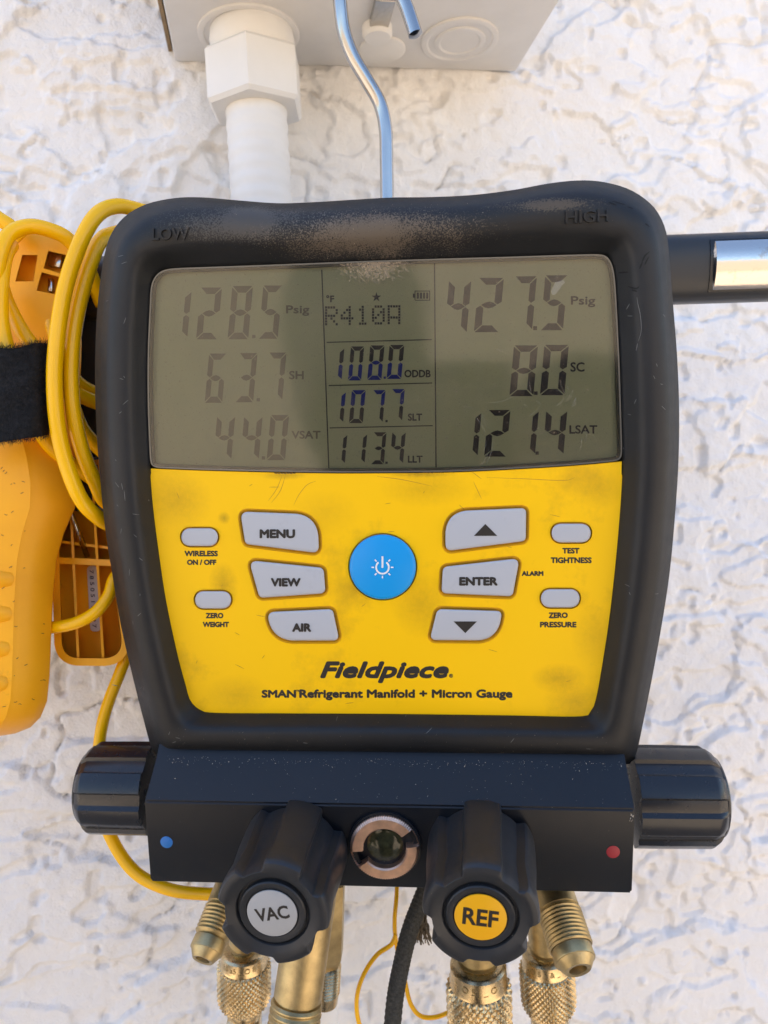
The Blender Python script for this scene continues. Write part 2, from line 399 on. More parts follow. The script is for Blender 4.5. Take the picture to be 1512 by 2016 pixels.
fe = np.array([(b, b + 1, b + 5, b + 4), (b + 1, b + 2, b + 6, b + 5), (b + 2, b + 3, b + 7, b + 6), (b + 3, b, b + 4, b + 7),
               (b + 3, b + 2, b + 10, b + 11), (b, b + 3, b + 11, b + 8), (b + 2, b + 1, b + 9, b + 10), (b + 8, b + 11, b + 10, b + 9)])
co = np.vstack([co, ext]); fq = np.vstack([fq, fe])
me = bpy.data.meshes.new('wall'); me.vertices.add(len(co)); me.vertices.foreach_set('co', co.astype(np.float32).ravel())
me.loops.add(fq.size); me.loops.foreach_set('vertex_index', fq.ravel().astype(np.int32))
me.polygons.add(len(fq)); me.polygons.foreach_set('loop_start', np.arange(0, fq.size, 4, dtype=np.int32))
me.polygons.foreach_set('use_smooth', np.r_[np.ones(len(fq) - 8, bool), np.zeros(8, bool)])
me.update(calc_edges=True); me.validate()
wall = link('wall', me, M_wall); tag(wall, kind='structure', label='white painted stucco wall with rough trowelled texture')
g = mobj('ground', [(-60, -60, 0), (60, -60, 0), (60, 60, 0), (-60, 60, 0)], [(0, 1, 2, 3)], M_ground)
tag(g, kind='structure', label='sandy ground in front of the wall')

M_block = mat('tan_block', (.46, .38, .29), .9, var=.15, vscale=4)
box('garden_wall', (0, -5.6, 1.15), (26, .2, 2.3), M_block); gw = bpy.data.objects['garden_wall']; recenter(gw); tag(gw, kind='structure', label='tan garden wall across the yard')
# the photographer, whose dark outline shows as a reflection on the display
M_cloth = mat('dark_cloth', (.03, .035, .045), .9); M_skin = mat('skin', (.36, .20, .13), .55); M_phone = mat('phone_back', (.03, .03, .035), .3)
def mirr(u, v, y): p = D(u, v, y); return M_dev @ Vector((p.x, -y, p.z))
hc = mirr(705, 690, .58); up_ = Vector((0, 0, 1)); bk = Vector((0, -1, 0)); rt = Vector((1, 0, 0))
def ering(c, rx, ry, n=20): return [c + rt * (rx * math.cos(2 * math.pi * i / n)) + bk * (ry * math.sin(2 * math.pi * i / n)) for i in range(n)]
body = [(-1.50, .17, .10), (-1.0, .19, .12), (-.62, .175, .12), (-.45, .20, .13), (-.30, .225, .12), (-.235, .20, .10), (-.20, .12, .08), (-.175, .065, .065), (-.13, .058, .062), (-.10, .062, .075), (-.06, .072, .09), (0, .078, .10), (.05, .078, .102), (.10, .060, .08), (.125, .03, .04)]
person = stack('person', [ering(hc + up_ * z + bk * (.02 if z < -.12 else 0), a, b) for z, a, b in body], M_cloth, cap_first=True, ang=80)
armp = catmull([hc + Vector((.15, -.02, -.26)), hc + Vector((.25, .03, -.15)), hc + Vector((.30, .10, -.09)), hc + Vector((.24, .17, -.05)), CAM + Vector((.10, -.05, -.11)), CAM + Vector((.08, -.03, -.09))], 8)
V_, F_ = tube_data(armp, lambda t: .075 - .042 * t, 16); mobj('sleeve', V_, F_, M_cloth, person, True)
armp = catmull([hc + Vector((-.20, -.02, -.27)), hc + Vector((-.27, .02, -.50)), hc + Vector((-.20, .10, -.62))], 8)
V_, F_ = tube_data(armp, lambda t: .055 - .022 * t, 16); mobj('sleeve', V_, F_, M_cloth, person, True)
V_ = []; F_ = []
for q in range(5):
    a_ = CAM + R_wc @ Vector((.062, -.115 + .019 * q, .030)); v_, f_ = tube_data(catmull([a_ + R_wc @ Vector((.0, -.012, .012)), a_ + R_wc @ Vector((.006, 0, -.004)), a_ + R_wc @ Vector((-.012, .004, -.014))], 6), lambda t: .0085 - .0015 * t, 10)
    b_ = len(V_); V_ += v_; F_ += [tuple(i + b_ for i in x) for x in f_]
v_, f_ = tube_data(catmull([CAM + R_wc @ Vector((.085, -.12, .05)), CAM + R_wc @ Vector((.07, -.09, .035)), CAM + R_wc @ Vector((.06, -.06, .032))], 6), .024, 14); b_ = len(V_); V_ += v_; F_ += [tuple(i + b_ for i in x) for x in f_]
mobj('hand', V_, F_, M_skin, person, True)
tag(person, 'person in dark clothes photographing the gauge, seen only as a reflection in the display', 'person')
ph_ = box('smartphone', CAM + R_wc @ Vector((.021, -.058, .012)), (.072, .148, .008), M_phone, rot=R_wc, bev=.0035); recenter(ph_)
tag(ph_, 'smartphone held in front of the gauge to take the picture', 'smartphone')

# ------------------------------------------------------------------ electrical box and conduit on the wall
BZ = W(345, 122, -.004).z; BL = W(345, 122, -.004).x; BR = W(1015, 138, -.004).x
ebox = empty('electrical_box', Matrix.Translation((BL, 0, BZ)))
tag(ebox, 'pale grey metal electrical box on the stucco wall above the gauge', 'electrical box')
def lw(v): return Vector(v) - Vector((BL, 0, BZ))
bw = BR - BL
box('box_shell', (bw / 2, -.062, .09), (bw, .116, .18), M_boxp, ebox, bev=.0015)
box('lid', (bw / 2, -.1225, .092), (bw + .006, .004, .19), M_boxp, ebox, bev=.001)
box('side_strip', (-.0022, -.055, .09), (.002, .10, .17), mat('brown_edge', (.30, .20, .10), .7, var=.4, vscale=80), ebox)  # thin brown strip down the left side of the box
def on_bottom(u, v):               # pixel -> point on the underside of the box
    r = R_wc @ ray(u, v); t = (BZ - CAM.z) / r.z; return CAM + r * t
def knock(u, v, R1, R0, name='knockout', h=.0012):
    p = lw(on_bottom(u, v))
    return lathe(name, p + Vector((0, 0, .0005)), p + Vector((0, 0, -1)), [(0, R1), (h + .0004, R1), (h + .0008, R1 - .0008), (h + .0008, R0 + .0008), (h + .0002, R0), (h + .0002, .0005)], M_boxp, ebox, 48)
kc = on_bottom(905, 78); kr = (on_bottom(980, 78) - on_bottom(830, 78)).length / 2
knock(905, 78, kr, kr * .82); knock(905, 78, kr * .66, kr * .5, h=.0016)
knock(490, 66, .0262, .0225, 'locking_ring')
sp = lw(on_bottom(742, 52))
lathe('screw', sp, sp + Vector((0, 0, -1)), [(0, .0078), (.0045, .0078), (.006, .0066), (.0064, .001)], M_conduit, ebox, 32, label='round painted screw in the underside of the box')
sp = lw(on_bottom(752, 96))
lathe('hole_plug', sp, sp + Vector((0, 0, -1)), [(0, .0128), (.0012, .0128), (.0018, .0118), (.0018, .001)], M_conduit, ebox, 40)
box('clip', lw(on_bottom(752, 14)) + Vector((0, 0, -.002)), (.010, .022, .004), M_steel, ebox, bev=.0008)
cp = W(503, 190, -.036); CX, CY = cp.x, cp.y
cond = empty('conduit', Matrix.Translation((CX, CY, 1.0)))
tag(cond, 'white round conduit with hexagonal nut rising behind the gauge into the box', 'conduit')
def zc_at(v, u=505): return W(u, v, CY).z - 1.0
def cz(v): return zc_at(v)
prof = []
zt = cz(150); zb = -1.0
for i in range(420):
    z = zt + (cz(2500) - zt) * i / 419
    prof.append((z, .0157 + .00028 * math.sin(z * 2 * math.pi / .0075)))
prof.append((-1.0, .0157))
lathe('pipe', (0, 0, 0), (0, 0, 1), prof, M_conduit, cond, 40, ang=60)
nutz0, nutz1 = cz(222), cz(112)
R = .0262
def hexr(th, i, s, r):
    if i in (0, 5): return r
    a = (th + math.radians(8)) % (math.pi / 3) - math.pi / 6
    return min(r, r * math.cos(math.pi / 6) / math.cos(a)) if i not in (1, 4) else r * math.cos(math.pi / 6) / math.cos(a)
hh_ = nutz1 - nutz0
lathe('compression_nut', (0, 0, nutz0), (0, 0, 1), [(0, .0165), (.0002, R * .93), (.0022, R), (hh_ - .0022, R), (hh_ - .0002, R * .93), (hh_, .018)], M_conduit, cond, 96, rf=lambda th, i, s, r: r if i in (0, 5) else r * math.cos(math.pi / 6) / math.cos((th + math.radians(8)) % (math.pi / 3) - math.pi / 6), ang=20)
boxz = BZ - 1.0
lathe('collar', (0, 0, nutz1 - .001), (0, 0, 1), [(0, .0195), (.003, .0212), (.008, .0219), (.013, .0212), (.0155, .0195), (.0165, .0188), (boxz - nutz1 - .001, .0188), (boxz - nutz1 + .0005, .0188)], M_conduit, cond, 64)

# ------------------------------------------------------------------ the gauge
dev = empty('refrigerant_gauge', M_dev)
tag(dev, 'digital refrigerant manifold gauge in a black rubber boot with yellow keypad', 'gauge')
OUT = [(208,530),(222,472),(248,432),(290,405),(345,392),(400,390),(470,396),(550,402),(620,400),(700,395),(770,391),(850,390),(930,386),(1010,376),(1080,363),(1140,357),(1190,361),(1240,377),(1280,407),(1303,445),(1312,490),(1321,600),(1329,700),(1333,800),(1332,900),(1326,1000),(1315,1120),(1300,1220),(1280,1330),(1260,1430),(1250,1475),(1240,1492),(1222,1498),(1120,1497),(1000,1496),(760,1493),(500,1490),(340,1487),(318,1482),(304,1466),(292,1425),(268,1330),(245,1230),(228,1130),(214,1040),(203,930),(196,830),(194,720),(198,620)]
INN = [(296,600),(297,572),(302,551),(314,537),(334,530.5),(400,527.5),(500,524),(760,514),(1000,507),(1175,502),(1196,508),(1206,528),(1211,570),(1218,700),(1222,820),(1224,905),(1221,980),(1212,1090),(1199,1210),(1184,1310),(1172,1375),(1162,1398),(1140,1409),(1000,1407),(760,1404),(560,1403),(425,1402),(395,1396),(376,1378),(366,1345),(350,1285),(328,1180),(313,1080),(302,990),(297,920),(292,800),(292,690)]
outp = [Vector(p) for p in catmull([Vector((*p, 0)) for p in OUT], 8, True)]
innp = [Vector(p) for p in catmull([Vector((*p, 0)) for p in INN], 8, True)]
cen = Vector((758, 960, 0))
def by_angle(poly, n):
    # sample each outline along rays that blend from the middle, keeps corners paired
    out = []; m = len(poly)
    for i in range(n):
        th = 2 * math.pi * i / n; d = Vector((math.cos(th), math.sin(th) * 1.12, 0)); best = None
        for a, bb in zip(poly, poly[1:] + poly[:1]):
            e = bb - a; den = d.x * e.y - d.y * e.x
            if abs(den) < 1e-9: continue
            w_ = a - cen; t = (w_.x * e.y - w_.y * e.x) / den; s = (w_.x * d.y - w_.y * d.x) / den
            if t > 0 and -1e-6 <= s <= 1 + 1e-6 and (best is None or t > best): best = t
        out.append(cen + d * best)
    return out
NB = 360
ob_, ib_ = by_angle(outp, NB), by_angle(innp, NB)
PROF = [(-.02, .0040), (0, .0010), (.02, -.0003), (.08, -.0016), (.16, -.0034), (.24, -.0052), (.31, -.0067), (.37, -.0077), (.43, -.0083), (.52, -.0087), (.62, -.0088), (.72, -.0085), (.80, -.0077), (.87, -.0062), (.93, -.0036), (.97, -.0005), (.995, .004), (1.0, .010), (.995, .018)]
rings = []
for t, y in PROF:
    rings.append([D(*(ib_[i].lerp(ob_[i], t))[:2], 0) * 1.0 for i in range(NB)])
    rings[-1] = [Vector((p.x, y, p.z)) for p in rings[-1]]
# measured outlines are what the camera sees of the rim, so take parallax out of the front ridge
fix = []
for (t, y), rg in zip(PROF, rings):
    fix.append([D(*(ib_[i].lerp(ob_[i], t))[:2], y if t < .97 else 0.004) for i in range(NB)])
    fix[-1] = [Vector((p.x, y, p.z)) for p in fix[-1]]
rings = fix
last = [p.copy() for p in rings[-1]]
for yy, k in ((.040, .985), (.050, .96)):
    rings.append([Vector((p.x * k, yy, p.z * k)) for p in last])
boot = stack('rubber_boot', rings, M_boot, dev, ang=70)
bvh_bm = bmesh.new(); bvh_bm.from_mesh(boot.data); BVH = BVHTree.FromBMesh(bvh_bm)
def emboss(s, u0, v0, u1, v1, shear_v=0):
    me, a = text_mesh(s, .012, 0, 0); bm = bmesh.new(); bm.from_mesh(me)
    bmesh.ops.triangulate(bm, faces=bm.faces); bmesh.ops.subdivide_edges(bm, edges=bm.edges, cuts=1)
    ex = bmesh.ops.extrude_face_region(bm, geom=bm.faces[:])
    top = {v for v in ex['geom'] if isinstance(v, bmesh.types.BMVert)}
    mn = a.min(0); mx = a.max(0)
    for v in bm.verts:
        fx = (v.co.x - mn[0]) / (mx[0] - mn[0]); fy = (v.co.y - mn[1]) / (mx[1] - mn[1])
        p = D(u0 + fx * (u1 - u0), v1 - fy * (v1 - v0) + shear_v * fx, -.0085); o_ = Vector((p.x, -.1, p.z))
        hit = BVH.ray_cast(o_, Vector((0, 1, 0)))[0]
        y = hit.y if hit else -.015
        v.co = Vector((p.x, y - (.0009 if v in top else -.0004), p.z))
    bm.to_mesh(me); bm.free(); o = link('raised_lettering', me, M_boot, boot); return autosmooth(o, 25)
emboss('LOW', 301, 450, 373, 474, -2); emboss('HIGH', 1113, 416, 1197, 441, -4)

# --- yellow keypad with cut-outs round every button
LB = [(297,921),(380,924.5),(500,928),(640,930.5),(760,930.5),(900,928.5),(1050,921),(1150,914),(1224,907)]     # lower edge of the display cover
lbs = [Vector(p).to_2d() for p in catmull([Vector((*p, 0)) for p in LB], 4)]
low = [p for p in innp if p.y > 905 + 14]
low = [Vector((p.x, p.y)) for p in innp if (p.y > 925 or (p.y > 912 and p.x > 1100))]
# order: start at right below the display, clockwise to the left
i0 = max(range(len(low)), key=lambda i: (low[i].x > 900) * (2000 - low[i].y)); low = low[i0:] + low[:i0]
panel = [Vector((p.x, p.y + 1.5)) for p in lbs] + [p for p in low]
cc = Vector((758, 1150)); panel = [p + (p - cc).normalized() * (3 if p.y > 940 else 0) for p in panel]
BTN = {
 'MENU': (round_poly([(473,1007),(625,1013),(628,1089),(483,1071)], [12,44,11,9]), (511,1042,581,1060)),
 'VIEW': (round_poly([(490,1103),(637,1118),(641,1168),(511,1177)], [11,10,10,9]), (533,1138,592,1155)),
 'AIR': (round_poly([(527,1205),(655,1199),(668,1261),(533,1261)], [11,9,9,46]), (575,1227,613,1244)),
 'UP': (round_poly([(877,1007),(1036,1000),(1035,1065),(877,1085)], [42,9,9,11]), None),
 'ENTER': (round_poly([(872,1116),(1023,1099),(1009,1174),(869,1168)], [10,11,9,9]), (904,1136,980,1153)),
 'DOWN': (round_poly([(861,1199),(989,1203),(978,1261),(846,1260)], [11,9,42,9]), None),
}
def pill(u0, v0, u1, v1): h = (v1 - v0) / 2 * .96; return round_poly([(u0, v0), (u1, v0), (u1, v1), (u0, v1)], [h] * 4, 10)
PILL = [pill(357,1040,429,1075), pill(384,1164,455,1198), pill(1086,1031,1163,1068), pill(1065,1160,1141,1196)]
POWER = ellipse(753.5, 1116, 65.5, 64, 72)
holes = [offset_poly(v[0], 6.5) for v in BTN.values()] + [offset_poly(p, 3) for p in PILL] + [offset_poly(POWER, 2.5)]
face = filled('face_panel', [panel] + holes, 0.0, .0016, M_yellow, dev)
backing = filled('panel_backing', [panel], .0018, .001, M_groove, dev)
PM = lambda poly, y: [D(p.x, p.y, y) for p in poly]
def button(poly, mt, h, rim, label, grow=0):
    rg = [PM(poly, .0017)]
    for k in range(6):
        a = math.pi / 2 * k / 5
        rg.append(PM(offset_poly(poly, -rim * (1 - math.cos(a))), -h + (rim * .0002) * .55 * (1 - math.sin(a))))
    return stack('button', rg, mt, dev, label=label, ang=24)
lab = {'MENU': 'grey MENU button', 'VIEW': 'grey VIEW button', 'AIR': 'grey AIR button', 'UP': 'grey up arrow button', 'ENTER': 'grey ENTER button', 'DOWN': 'grey down arrow button'}
for k, (poly, tb) in BTN.items():
    # sloped lip of the recess
    bo = button(poly, M_grey, .0019, 6, lab[k])
    stack('recess_lip', [PM(offset_poly(poly, 6.6), -.00005), PM(offset_poly(poly, 5), .0003), PM(offset_poly(poly, 2.0), .0011), PM(offset_poly(poly, 1.0), .0016)], M_groove, face, cap_last=False)
    if tb: text('lettering', k, *tb, -.00205, M_print, bo, 1.35)
up = [(933,1055),(979,1055),(955.5,1031.5)]; dn = [(893,1223.5),(939,1223.5),(916,1246.5)]
for key, tri in (('UP', up), ('DOWN', dn)):
    par = [o for o in dev.children if o.get('label') == lab[key]][0]
    mobj('arrow', [D(*p, -.00205) for p in tri], [(0, 1, 2)], M_print, par)
for p, l in zip(PILL, ['grey oval wireless on off button', 'grey oval zero weight button', 'grey oval test tightness button', 'grey oval zero pressure button']):
    button(p, M_grey, .0016, 5, l)
rg = [PM(POWER, .0017)]
for k in range(7):
    a = math.pi / 2 * k / 6; rg.append(PM(offset_poly(POWER, -7 * (1 - math.cos(a))), -.0022 + .0012 * (1 - math.sin(a))))
for q in (20, 38, 56): rg.append(PM(offset_poly(POWER, -q), -.0022 - .0009 * math.sin(q / 64 * math.pi / 2)))
pw = stack('power_button', rg, M_blue, dev, label='round sky blue power button with white symbol', ang=50)
def bar2(p, q, wd):
    p, q = Vector(p), Vector(q); d = (q - p).normalized(); n = Vector((-d.y, d.x)) * wd / 2; return [p + n, q + n, q - n, p - n]
V = []; F = []
def addpoly(pl, y=-.00315):
    b0 = len(V); V.extend(D(p[0], p[1], y) for p in pl); F.append(tuple(range(b0, len(V))))
pc = Vector((753, 1117))
addpoly(bar2((753, 1095), (753, 1118), 3.6))
for i in range(26):
    a0 = math.radians(-90 + 38 + i * (360 - 76) / 26); a1 = math.radians(-90 + 38 + (i + 1) * (360 - 76) / 26)
    q = lambda a, r: (pc.x + r * math.cos(a), pc.y + r * math.sin(a)); addpoly([q(a0, 10.8), q(a1, 10.8), q(a1, 14.2), q(a0, 14.2)])
for a in (0, 45, 90, 135, 180, -45, -135):
    a = math.radians(a); addpoly(bar2((pc.x + 16.5 * math.cos(a), pc.y + 16.5 * math.sin(a)), (pc.x + 21.5 * math.cos(a), pc.y + 21.5 * math.sin(a)), 2.6))
mobj('power_symbol', V, F, M_white, pw)
YT = -.00004
for s, bx in (('WIRELESS', (363,1084,429,1095.5)), ('ON / OFF', (368,1101.5,426,1112.5)), ('ZERO', (405,1206.5,440,1217.5)), ('WEIGHT', (399,1224,451,1235)),
              ('TEST', (1107,1078.5,1141,1090)), ('TIGHTNESS', (1084,1097,1165,1109)), ('ALARM', (1027,1124,1070,1134)), ('ZERO', (1080,1205.5,1118,1217)), ('PRESSURE', (1063,1224,1135,1235.5))):
    text('lettering', s, *bx, YT, M_print, face, .85)
text('logo_lettering', 'Fieldpiece', 630, 1302, 884, 1345, YT, M_print, face, 2.3, .28)
text('logo_lettering', '\u00ae', 884, 1326.5, 892, 1334.5, YT, M_print, face, .3)
text('lettering', 'SMAN', 515, 1358, 583, 1374, YT, M_print, face, 1.2)
text('lettering', '\u2122', 582.5, 1358, 591, 1362, YT, M_print, face, .3)
text('lettering', 'Refrigerant Manifold + Micron Gauge', 589, 1357, 1009, 1379, YT, M_print, face, 1.2)

def strokes(name, lines, mt, parent, put, w=.8):
    V = []; F = []
    for pts in lines:
        ps = [Vector((p.x, p.y)) for p in catmull([Vector((*q, 0)) for q in pts], 5)]
        for i in range(len(ps) - 1):
            d = ps[i + 1] - ps[i]
            if d.length < 1e-6: continue
            d.normalize(); n_ = Vector((-d.y, d.x)) * w / 2 * (.4 + math.sin(math.pi * (i + .5) / (len(ps) - 1))); b0 = len(V)
            V += [put(*(ps[i] + n_)), put(*(ps[i + 1] + n_)), put(*(ps[i + 1] - n_)), put(*(ps[i] - n_))]; F.append((b0, b0 + 1, b0 + 2, b0 + 3))
    o = mobj(name, V, F, mt, parent); o['kind'] = 'stuff'; return o
M_scuff = mat('brown_scuff', (.48, .22, .01), .6); M_dscuff = mat('dark_scuff', (.10, .05, .02), .7); M_lscuff = mat('light_scuff', (.12, .12, .12), .7)
rs = random.Random(21)
ln = [[(578,995),(588,975),(604,955),(622,947)], [(534,990),(552,966),(562,935)], [(528,986),(545,962),(556,934)], [(932,948),(940,965),(948,982)], [(742,938),(790,944),(850,957)], [(958,940),(1040,943),(1110,946),(1132,940)], [(904,994),(914,1003)], [(928,928),(948,943)], [(998,1076),(1008,1078)]]
for k in range(26):
    u = rs.uniform(330, 1190); v = rs.uniform(940, 1390); a = rs.uniform(0, 6.28); l = rs.uniform(4, 26); ln.append([(u, v), (u + l * math.cos(a), v + l * math.sin(a) * .5)])
strokes('scratches', ln, M_scuff, face, lambda u, v: D(u, v, -.00002), .8)
edge_ = [[(830 + i * 7, 928 - i * .3), (838 + i * 7, 930.5 + (i % 3) * .8 - i * .3)] for i in range(10)] + [[(540 + i * 6, 931), (546 + i * 6, 932 + (i % 2))] for i in range(7)]
strokes('scratches', edge_, M_dscuff, face, lambda u, v: D(u, v, -.00003), 1.6)
def onboot(u, v):
    p = D(u, v, -.008); hit = BVH.ray_cast(Vector((p.x, -.1, p.z)), Vector((0, 1, 0)))[0]
    return (hit + Vector((0, -.00006, 0))) if hit else p
nick = [[(1240,562),(1252,568),(1258,564)], [(1246,570),(1254,574)], [(1262,520),(1268,505),(1278,496)], [(1268,522),(1276,506)], [(1258,530),(1264,516)], [(1225,532),(1240,534)], [(1205,395),(1220,399),(1232,402)], [(1198,398),(1214,404)], [(1236,406),(1248,410)], [(1270,440),(1280,446)]]
strokes('nicks', nick, mat('deep_nick', (.003, .003, .003), .8), boot, onboot, 2.2)
ln = [[(1254,585),(1256,600),(1260,620),(1262,650),(1257,672)], [(1256,676),(1254,690)], [(232,505),(244,503)], [(240,520),(252,516)], [(360,520),(370,522)], [(246,965),(248,985)], [(240,1040),(238,1050)]]
for k in range(46):
    u, v = (rs.uniform(205, 285), rs.uniform(560, 1380)) if rs.random() < .4 else ((rs.uniform(1232, 1318), rs.uniform(560, 1200)) if rs.random() < .6 else (rs.uniform(330, 1220), rs.uniform(1420, 1480)))
    a = rs.uniform(0, 6.28); l = rs.uniform(3, 14); ln.append([(u, v), (u + l * math.cos(a), v + l * math.sin(a))])
strokes('scratches', ln, M_lscuff, boot, onboot, .9)

# --- the display
top = [Vector((p.x, p.y)) for p in innp if (p.y < 915 and p.x < 700) or (p.y < 903 and p.x >= 700)]
j0 = max(range(len(top)), key=lambda i: top[i].y * (top[i].x < 700)); top = top[j0:] + top[:j0]
if top[1].x > 700: top = [top[0]] + top[1:][::-1]
lcd_out = [Vector((p.x, p.y)) for p in top] + [Vector((p.x, p.y)) for p in lbs[::-1]]
cl = Vector((757, 720)); lcd_out = [p + Vector((1.5 if p.x > 757 else -1.5, -2 if p.y < 600 else 0)) for p in lcd_out]
_r = resample([Vector((p.x, p.y, 0)) for p in lcd_out], 320)
for _ in range(3): _r = [(_r[i - 1] + _r[i] * 2 + _r[(i + 1) % 320]) / 4 for i in range(320)]
lcd_out = [Vector((p.x, p.y)) for p in _r]
disp = filled('display', [offset_poly(lcd_out, -3)], .0032, .001, M_lcd, dev, 'grey green liquid crystal display')
filled('gasket', [offset_poly(lcd_out, -.5), offset_poly(lcd_out, -8)], .0012, .0022, M_lcdframe, disp)
cov = filled('clear_cover', [offset_poly(lcd_out, -.8)], -.0004, .0, M_cover, disp)
rimpoly = [offset_poly(lcd_out, -.4), offset_poly(lcd_out, -3.4)]
filled('cover_edge', rimpoly, -.0006, .0008, mat('cover_edge', (.13, .12, .10), .2, spec=.7), disp)
# scratches and a chip in the clear cover
M_scr = bpy.data.materials.new('scratch'); N, L = nodes_of(M_scr); pb_ = N['Principled BSDF']; pb_.inputs['Base Color'].default_value = (.5, .48, .42, 1); pb_.inputs['Alpha'].default_value = .28
V = []; F = []; rs = random.Random(3)
for (cu_, cv_, n_s, rad_, spread) in ((1112, 772, 16, 22, 14), (940, 870, 9, 60, 10), (1050, 800, 8, 30, 30), (1000, 720, 3, 50, 12), (1150, 870, 4, 30, 25), (1095, 560, 6, 9, 5)):
    for k in range(n_s):
        a0 = rs.uniform(-1.6, 1.2); ln = rs.uniform(.25, .9); r_ = rad_ * rs.uniform(.6, 1.3); ox = cu_ + rs.uniform(-spread, spread) - r_ * .6; oy = cv_ + rs.uniform(-spread, spread)
        ps = [Vector((ox + r_ * math.cos(a0 + ln * i / 6), oy + r_ * math.sin(a0 + ln * i / 6))) for i in range(7)]
        w_ = rs.uniform(.35, .8)
        for i in range(6):
            b0 = len(V); n_ = (ps[i + 1] - ps[i]).normalized(); n_ = Vector((-n_.y, n_.x)) * w_ / 2
            V += [D(*(ps[i] + n_), -.00045), D(*(ps[i + 1] + n_), -.00045), D(*(ps[i + 1] - n_), -.00045), D(*(ps[i] - n_), -.00045)]; F.append((b0, b0 + 1, b0 + 2, b0 + 3))
mobj('scratches', V, F, M_scr, disp)['kind'] = 'stuff'
chip = [(1085,573),(1093,556),(1108,551),(1113,555),(1106,562),(1100,572),(1093,580),(1087,580)]
mobj('chip', [D(*q, -.00044) for q in chip], [tuple(range(8))], M_scr, disp)
YL = .0030
SEG = {'0': 'abcdef', '1': 'bc', '2': 'abged', '3': 'abgcd', '4': 'fgbc', '5': 'afgcd', '6': 'afgedc', '7': 'abc', '8': 'abcdefg', '9': 'abcdfg'}
def seg_polys(w_=1.0, t=.30, tv=.125, g=.013):
    # unit digit: x 0..1, y 0 (top) .. 1 (bottom); t = thickness horizontally, tv vertically
    h = .5
    return {
     'a': [(g*2, 0), (1 - g*2, 0), (1 - t - g, tv), (t + g, tv)],
     'd': [(t + g, 1 - tv), (1 - t - g, 1 - tv), (1 - g*2, 1), (g*2, 1)],
     'f': [(0, g*2), (t - g, tv + g), (t - g, h - .055), (t * .55, h - g * .9), (0, h - .06)],
     'b': [(1, g*2), (1, h - .06), (1 - t * .55, h - g * .9), (1 - t + g, h - .055), (1 - t + g, tv + g)],
     'e': [(0, h + .06), (t * .55, h + g * .9), (t - g, h + .055), (t - g, 1 - tv - g), (0, 1 - g*2)],
     'c': [(1 - t * .55, h + g * .9), (1, h + .06), (1, 1 - g*2), (1 - t + g, 1 - tv - g), (1 - t + g, h + .055)],
     'g': [(t * .62, h), (t * 1.15, h - .045), (.5, h - .062), (1 - t * 1.15, h - .045), (1 - t * .62, h), (1 - t * 1.15, h + .045), (.5, h + .062), (t * 1.15, h + .045)],
    }
def reading(digits, mt, mt2=None, dots=(), blue=None, dsz=6.5, slant=.09, lbl=None):
    V = []; F = []; mi = []
    for ch, (u0, v0, u1, v1) in digits:
        hgt = v1 - v0; sh = slant * hgt
        for sg in SEG[ch]:
            b0 = len(V); wd = (u1 - u0) - sh
            xo = u0
            if ch == '1': full = hgt * .52 - sh; xo = u1 - sh - full; wd = full
            for (x, y) in seg_polys()[sg]:
                V.append(D(xo + x * wd + (1 - y) * sh, v0 + y * hgt, YL))
            F.append(tuple(range(b0, len(V)))); mi.append(1 if blue and (sg in blue) else 0)
    for (u, v) in dots:
        b0 = len(V); s = dsz / 2
        V += [D(u - s, v - s, YL), D(u + s, v - s, YL), D(u + s, v + s, YL), D(u - s, v + s, YL)]; F.append((b0, b0+1, b0+2, b0+3)); mi.append(1 if blue == 'edcg' else 0)
    o = mobj('reading', V, F, mt, disp, label=lbl)
    if blue: o.data.materials.append(mt2); o.data.polygons.foreach_set('material_index', mi)
    return o
reading([('1', (357,573,377,665)), ('2', (386,566,437,668)), ('8', (448,563,498,668)), ('5', (509,562,556,667))], M_segl, dots=[(499.5,662.5)], lbl='pressure reading 128.5 painted pale for a reflection')
reading([('6', (403,696,446,793)), ('3', (463,695,507,792)), ('7', (521,694,564,789))], M_segl, dots=[(508.5,787)], lbl='superheat reading 63.7 painted pale for a reflection')
reading([('4', (420,819,463,905)), ('4', (473,819,517,905)), ('0', (525,817,569,906))], M_segl, dots=[(518.5,901.5)], lbl='saturation reading 44.0 painted pale for a reflection')
reading([('4', (875,551,928,656)), ('2', (933,547,992,654)), ('7', (1005,544,1057,651)), ('5', (1064,542,1118,650))], M_seg, dots=[(1053.5,646)], dsz=7.5, lbl='dark pressure reading 427.5')
reading([('8', (1003,680,1059,780)), ('0', (1063,679,1120,778))], M_seg, dots=[(1055,774)], dsz=7, lbl='dark subcooling reading 8.0')
reading([('1', (930,811,948,898)), ('2', (953,807,1005,899)), ('1', (1042,808,1061,895)), ('4', (1068,808,1117,895))], M_seg, dots=[(1057.5,892)], dsz=6.5, lbl='dark saturation reading 121.4')
reading([('1', (666,685,678,748)), ('0', (685,682,717,749)), ('8', (723,680,757,748)), ('0', (761,679,796,746))], M_seg, M_segb, [(757.5,743.5)], 'edcg', 4.5, lbl='black reading 108.0 with a blue reflection painted in')
reading([('1', (670,771,681,832)), ('0', (687,768,720,833)), ('7', (729,768,759,832)), ('7', (766,766,797,829))], M_seg, M_segb, [(761,829)], 'abf', 4.5, lbl='black reading 107.7 with a blue reflection painted in')
reading([('1', (672,855,684,913)), ('1', (711,854,723,912)), ('3', (730,851,761,914)), ('4', (767,850,799,913))], M_seg, None, [(761,911)], None, 4.5, lbl='black reading 113.4')
